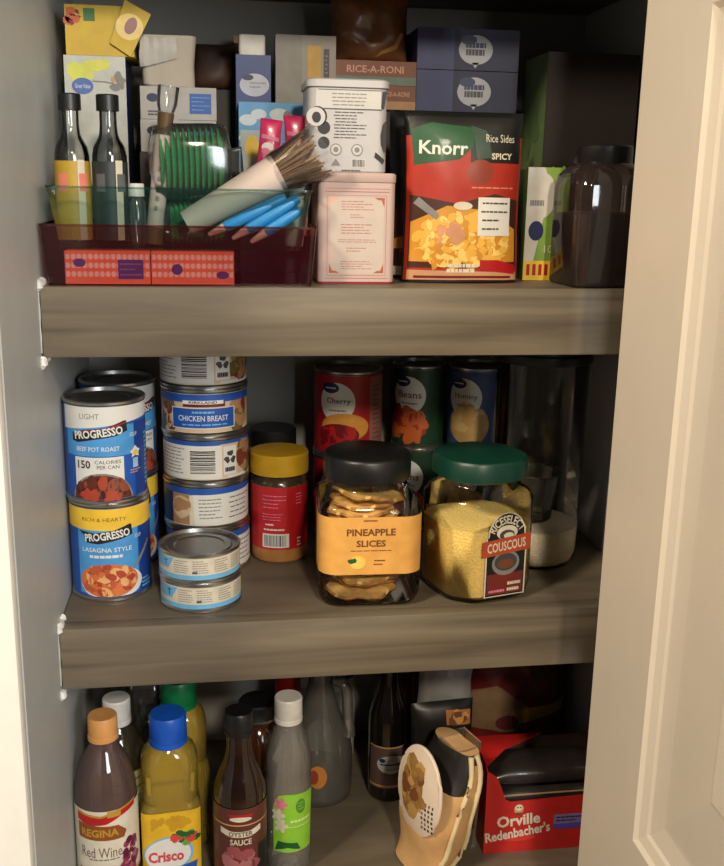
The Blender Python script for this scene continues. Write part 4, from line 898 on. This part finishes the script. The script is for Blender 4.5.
# gold ringed dark jar, red-capped bottle, jug, white bottles
t = thing('sauce_jar', 'dark jar with shiny-rimmed black lid between two front bottles', 'jar', (.1980,.1350,Z3))
b = B(); b.lathe([(0,0),(.030,0),(.033,.005),(.033,.12),(.028,.14),(.021,.148),(.021,.15)], M('amber_glass',(66,34,18),.12,coat=.7), 44); b.done('jar_body', t)
b = B(); b.lathe([(0,.1502),(.0225,.1502),(.0235,.152),(.0235,.154),(.0225,.1555),(.0225,.170),(.0205,.172),(0,.172)], BLKP, 44, mats={2:TIN,3:TIN}); b.done('lid', t)
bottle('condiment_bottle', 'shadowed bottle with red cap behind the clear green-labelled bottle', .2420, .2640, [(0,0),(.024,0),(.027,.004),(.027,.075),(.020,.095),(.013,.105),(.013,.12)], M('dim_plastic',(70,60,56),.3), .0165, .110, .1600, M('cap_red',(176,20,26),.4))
JUGM = CL('jug_plastic', (.76,.76,.73), .07, .10, body=(150,146,138), bodyfac=.30)
t = thing('handled_jug', 'cloudy clear jug with handle and orange sticker, rear of green-labelled bottle', 'jug', (.2780,.2020,Z3), -.2)
b = B(); b.lathe([(0,.002),(.030,0),(.040,.004),(.0415,.014),(.0415,.060),(.039,.078),(.032,.098),(.024,.118),(.018,.140),(.014,.160),(.014,.178)], JUGM, 48); b.done('jug_body', t, sharp=60)
b = B(); b.tube([(.016,-.002,.158),(.028,-.004,.156),(.034,-.005,.146),(.035,-.005,.125),(.036,-.005,.105),(.0375,-.004,.086)],[.006,.0066,.007,.007,.007,.008],JUGM,14); b.done('handle', t, sharp=60)
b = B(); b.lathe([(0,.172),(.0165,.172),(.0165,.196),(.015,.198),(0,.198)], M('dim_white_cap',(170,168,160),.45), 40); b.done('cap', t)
b = B(); b.lathe([(0,.003),(.029,.002),(.039,.005),(.0405,.014),(.0405,.034),(0,.034)], CL('dark_vinegar',(.34,.26,.20),.05,.1,body=(44,30,22),bodyfac=.4), 40); b.done('contents', t)
a = Art(); a.ell(.002,.047,.0115,.0155,M('sticker_orange',(196,128,54),.5),1); a.ell(-.003,.047,.006,.010,M('sticker_red',(150,60,40),.5),2); b = B(); a.bake(b, cyl(.0417), du=.003); b.done('sticker', t)
for k, (x, y, h, r) in enumerate(((.3130,.2900,.200,.0215),(.2720,.3060,.205,.020))):
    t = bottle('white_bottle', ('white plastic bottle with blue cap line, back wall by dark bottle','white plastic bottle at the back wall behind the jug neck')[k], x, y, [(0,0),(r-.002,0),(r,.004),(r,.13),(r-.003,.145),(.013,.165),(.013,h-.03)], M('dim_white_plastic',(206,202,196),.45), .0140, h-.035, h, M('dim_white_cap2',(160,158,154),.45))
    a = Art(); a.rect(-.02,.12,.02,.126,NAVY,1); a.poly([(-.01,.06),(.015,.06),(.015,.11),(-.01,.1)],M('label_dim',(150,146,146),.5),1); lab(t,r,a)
# dark bottle by the bag
t = bottle('dark_bottle', 'tall black bottle with small white label, alone mid-shelf beside the pouch', .3640, .1925,
    [(0,.003),(.020,0),(.0235,.002),(.0245,.008),(.0245,.102),(.0235,.114),(.0195,.128),(.0145,.142),(.0125,.156),(.0120,.20)], M('black_glass',(18,14,13),.08,coat=.8), .0132, .196, .2250, BLKP)
a = Art(); a.rect(-.03,.020,.03,.078,M('label_taupe',(96,74,66),.5),0); a.ell(.001,.0535,.019,.0125,M('label_white',(196,192,188),.5),1); a.rect(-.014,.0525,.016,.0545,NAVY,2); a.ell(-.011,.059,.004,.003,NAVY,2); a.bars(-.006,.014,.045,.049,1,GREY,2); a.rect(-.03,.022,.03,.0245,TAN,1); a.rect(-.03,.076,.03,.078,TAN,1); lab(t,.0246,a)
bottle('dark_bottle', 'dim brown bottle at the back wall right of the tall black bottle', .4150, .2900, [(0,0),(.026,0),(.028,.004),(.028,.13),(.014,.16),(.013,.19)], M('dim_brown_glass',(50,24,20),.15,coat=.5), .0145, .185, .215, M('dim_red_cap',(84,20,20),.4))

# tan pouch with round window label
TPOU = M('pouch_tan',(206,164,112),.5,var=.12,scale=30); CREAMR = M('pouch_seam',(226,206,164),.45,var=.06)
t = thing('snack_pouch', 'tan pouch on edge with round window label, beside the red popcorn box', 'pouch', (.4010,.0560,Z3+.0022), math.radians(22))
b = B(); nz = 14; rings = []
for j in range(nz+1):
    q = j/nz; z = .143*q; wx = .0250*(.78+.5*math.sin(PI*min(1,q*.9+.08))-.22*q**3); wd = .043*(.80+.26*math.sin(PI*q)); sx = -.020+.038*q+.004*math.sin(3*q*PI); sy = .004-.004*q
    rings.append([Vector((sx+wx*math.copysign(abs(math.cos(a))**.8,math.cos(a)), sy+wd*math.copysign(abs(math.sin(a))**.8,math.sin(a)), z)) for a in [2*PI*i/32 for i in range(32)]])
vr = b.loft(rings, TPOU); kb = b.mi(M('pouch_black_corner',(26,24,22),.45))
for f in b.bm.faces:
    c = f.calc_center_median()
    if len(f.verts) == 4 and c.z > .098 and c.x-(-.020+.038*c.z/.143) < .006-(.143-c.z)*.35: f.material_index = kb
b.jitter(.0030,48,7); b.done('pouch_body', t, sharp=50)
for k, ang in enumerate((-1.92,-1.30)):
    b = B(); pts = []
    for j in range(nz+1):
        q = j/nz; z = .143*q; wx = .0250*(.78+.5*math.sin(PI*min(1,q*.9+.08))-.22*q**3); wd = .043*(.80+.26*math.sin(PI*q)); sx = -.020+.038*q+.004*math.sin(3*q*PI); sy = .004-.004*q
        an = ang+.25*math.sin(2.5*q+k)
        pts.append(Vector((sx+wx*1.07*math.copysign(abs(math.cos(an))**.8,math.cos(an)), sy+wd*1.05*math.copysign(abs(math.sin(an))**.8,math.sin(an)), z)))
    b.tube(pts, .0030, CREAMR, 10); b.jitter(.0012,70,k); b.done('seam', t, sharp=60)
b = B(); b.loft([[Vector((.018+sx*(.024), y0, .158)) for sx in (-1,-.3,.4,1)]+[Vector((.018+sx*(.024), y0+.003, .158)) for sx in (1,.4,-.3,-1)] if False else
     [Vector((.018+x, -.022+y, z)) for x, y in ((-.015,0),(.019,0),(.019,.034),(-.015,.034))] for z, y0 in ((.134,0),(.150,0))], CELLO, False, False); b.jitter(.003,60,3); b.done('seal_strip', t)
b = B(); a = Art(); a.ell(0,0,.043,.050,M('label_ring_cream',(226,208,190),.5,var=.04),0); a.ell(-.006,.004,.0235,.034,M('nut_brown',(150,112,58),.5,var=.3,scale=80),1); a.blobs(-.006,.004,.020,.030,[M('nut_brown',(150,112,58)),M('nut_gold',(186,148,84)),M('nut_dark',(120,70,38))],30,.007,1.4,seed=4)
for k in range(4):
    for j in range(6): a.rect(.018+k*.0052+.001*(j % 2),-.034+j*.006,.021+k*.0052,-.0305+j*.006,DGREY,2)
a.bake(b, lambda u, v, h: (-.0318-h-.009*max(0,1-(u/.047)**2-(v/.056)**2)+.10*v*.9, -u*.92-.004, .098+v), du=.006, dv=.006)
for s_ in (1,):
    n = 40; b.tube([(-.0313+.10*.050*math.sin(q)*.9, -.043*.92*math.cos(q)-.004, .098+.050*math.sin(q)) for q in [2*PI*i/n for i in range(n+1)]], .0026, M('label_ring_cream',(226,208,190),.5), 8, cap=False)
b.done('round_label', t, sharp=60)
b = B(); b.tube([(.036,-.016,.148),(.040,-.020,.115),(.036,-.024,.08),(.028,-.03,.04),(.026,-.032,.022)],[.0014]*4+[.003],CELLO,8); b.done('plastic_fringe', t)
# black pouch behind
a = Art(); a.poly([(.002,.133),(.034,.129),(.034,.147),(.002,.150)],M('pouch_orange',(176,116,56),.45),1); a.blobs(.018,.140,.011,.005,[M('pouch_gold',(206,152,84)),BROWN],16,.004,1.5,seed=2)
packet('dark_pouch', 'black pouch with orange picture at its top, behind the tan pouch', 'pouch', (.4180,.1250,Z3+.0004), .078, .158, .028, M('pouch_black',(20,20,20),.4), a, rot=(-.05,0,.1), seed=3, foot=.3)
packet('plastic_bag', 'crumpled clear white plastic bag above the black pouch', 'bag', (.4290,.1850,Z3+.0004), .072, .228, .03, CL('white_film',(.8,.8,.8),.08,.15,body=(200,196,190),bodyfac=.42), None, rot=(-.05,.04,0), seed=8, sheet_amp=.005, foot=.3)
a = Art(); a.poly([(-.07,.075),(.0,.072),(.02,.10),(-.03,.135),(-.06,.125)],M('chip_beige',(130,100,70),.5),1); a.poly([(-.01,.080),(.075,.095),(.075,.108),(-.01,.100)],M('chip_yellow',(176,140,50),.5),2); a.blobs(.03,.15,.03,.03,[M('chip_maroon',(96,34,34)),M('chip_dark',(56,30,26))],20,.012,1,seed=6); a.ell(-.015,.085,.016,.010,M('chip_maroon',(96,34,34)),2)
packet('chip_bag', 'large dim red and beige chip bag behind the popcorn box', 'bag', (.5330,.2250,Z3+.0022), .145, .205, .07, M('chip_red',(104,26,26),.4,coat=.2), a, rot=(-.04,0,0), seed=12, sheet_amp=.004, foot=.3)

# popcorn box
def popcorn():
    x0, x1, y0, y1, H = .4550, .6040, .0560, .1230, .1120
    t = thing('popcorn_box', 'torn-open red popcorn box at the right end of the bottom shelf', 'box', (x0,y0,Z3+.0003))
    w, d = x1-x0, y1-y0; RB = M('popcorn_red',(186,34,30),.45,coat=.2); CB = M('popcorn_board',(70,56,48),.7); th = .0012
    fl = [(0,0),(w,0),(w,.0700),(.030,.0665),(.023,.0700),(.017,.088),(.0125,.099),(.004,.1060),(0,.1080)]
    b = B(); b.prism(fl, 0, th, RB); a = Art()
    a.text('Orville',.0405,.0425,.0150,CREAM,2,w=.052,bold=.03,rot=.07); a.text("Redenbacher's",.040,.0265,.0135,CREAM,2,w=.078,bold=.03,rot=.13)
    a.ell(.040,.0565,.0058,.0064,TAN,1.2); a.ell(.040,.0585,.0045,.0042,CREAM,1.6); a.rect(.0365,.0485,.0435,.0520,BROWN,1.4); a.ell(.0385,.0588,.001,.001,BLACK,2.2); a.ell(.0418,.0588,.001,.001,BLACK,2.2)
    a.ell(.042,.0185,.020,.0042,M('popcorn_swash',(206,60,48),.45),1)
    a.rect(.083,.0270,.125,.0460,M('panel_lavender',(126,112,160),.5),1); a.rect(.083,.0270,.125,.0335,PURP,1.6); a.bars(.086,.120,.0355,.0440,2,NAVY,2,fill=.4)
    a.bake(b, front(0)); b.noflip = True; b.done('front_panel', t)
    b = B(); b.loft([[Vector((x,y,z)) for y, z in ((th,0),(d,0),(d,H),(.024,H),(.010,.1105),(th,.1080))] for x in (0,th)], RB); b.done('side_panel', t)
    b = B(); b.box(w-th,w,th,d,0,H-.006,RB); b.done('side_panel', t)
    b = B(); b.box(th,w-th,d-th,d,0,H-.002,CB); b.done('back_panel', t)
    b = B(); b.box(th,w-th,th,d-th,0,th,CB); b.done('bottom_panel', t)
    b = B(); b.loft([[Vector((x,y,z)) for x, y in pts] for z, pts in ((H,((0,.004),(.006,.010),(.030,.036),(.070,.058),(.085,d),(0,d))),(H+th,((0,.004),(.006,.010),(.030,.036),(.070,.058),(.085,d),(0,d))))], RB); b.done('top_panel', t)
    PK = M('packet_film',(40,36,34),.35,coat=.4,var=.2); PE = M('packet_edge',(150,124,88),.5)
    for k, (zz, yy) in enumerate(((.0016,.005),(.0268,.0055),(.0520,.006),(.0772,.009))):
        p = thing('popcorn_packet', ['bottom dark popcorn packet lying inside the red box','second dark popcorn packet up inside the red box','dark popcorn packet with tan edge, second from top in red box','top dark popcorn packet inside the torn red box'][k], 'packet', (x0+.0045, y0+yy, Z3+.0003+zz), group='popcorn packets in the red box')
        b = B(); W2, D2, T2 = w-.008, d-.004-yy, .0248; n = 24
        rings = []
        for i in range(13):
            q = i/12; x = W2*q; e = max(.12, min(1,(1-abs(2*q-1)**6)))
            rings.append([Vector((x, D2/2-D2/2*math.copysign(abs(math.cos(a))**.55,math.cos(a)), T2/2+T2/2*e*math.copysign(abs(math.sin(a))**.7,math.sin(a)))) for a in [2*PI*j/n for j in range(n)]])
        b.loft(rings, PK); b.done('packet_body', p, sharp=60)
        if k == 2: b = B(); b.tube([(.004,.0004,.0185),(W2/2,-.0004,.0195),(W2-.004,.0004,.0190)],.0011,PE,8); b.done('edge_fold', p)
popcorn()

# ================================================================== light, camera
def area(name, loc, target, size, energy, col, shape='DISK'):
    l = bpy.data.lights.new(name, 'AREA'); l.shape = shape; l.size = size; l.energy = energy; l.color = col
    o = bpy.data.objects.new(name, l); COL.objects.link(o); o.location = loc
    o.rotation_euler = (Vector(target)-Vector(loc)).to_track_quat('-Z', 'Y').to_euler(); return o
area('ceiling_lamp', (-.85,-.95,2.42), (.4,-.1,1.0), .30, 33, (1.0,.84,.64))
area('hall_lamp', (.44,-2.1,2.30), (.35,0,.95), .22, 32, (1.0,.87,.70))
area('window_daylight', (1.25,-2.6,1.75), (.0,-.1,1.2), .8, 40, (.92,.96,1.0), 'SQUARE')
w = bpy.data.worlds.new('room'); sc.world = w; w.use_nodes = True
bg = w.node_tree.nodes['Background']; bg.inputs[0].default_value = (.75,.72,.68,1); bg.inputs[1].default_value = .05

cam = bpy.data.cameras.new('camera'); co = bpy.data.objects.new('camera', cam); COL.objects.link(co); sc.camera = co
r = Vector((0.98952928,-0.14308511,0.01893299)); u = Vector((0.01624435,0.24075044,0.9704511)); f = Vector((0.14341523,0.95998223,-0.24055394))
mt = Matrix((( r.x, u.x, -f.x, .15538352), (r.y, u.y, -f.y, -.93), (r.z, u.z, -f.z, 1.45), (0,0,0,1)))
co.matrix_world = mt
cam.sensor_fit = 'HORIZONTAL'; cam.sensor_width = 36; cam.lens = 36*1004.458/724; cam.clip_start = .02
vs = sc.view_settings; vs.view_transform = 'Standard'; vs.look = 'None'; vs.exposure = 0; vs.gamma = 1; vs.use_curve_mapping = False
sc.cycles.transparent_max_bounces = 32; sc.cycles.max_bounces = 8; sc.cycles.use_denoising = True
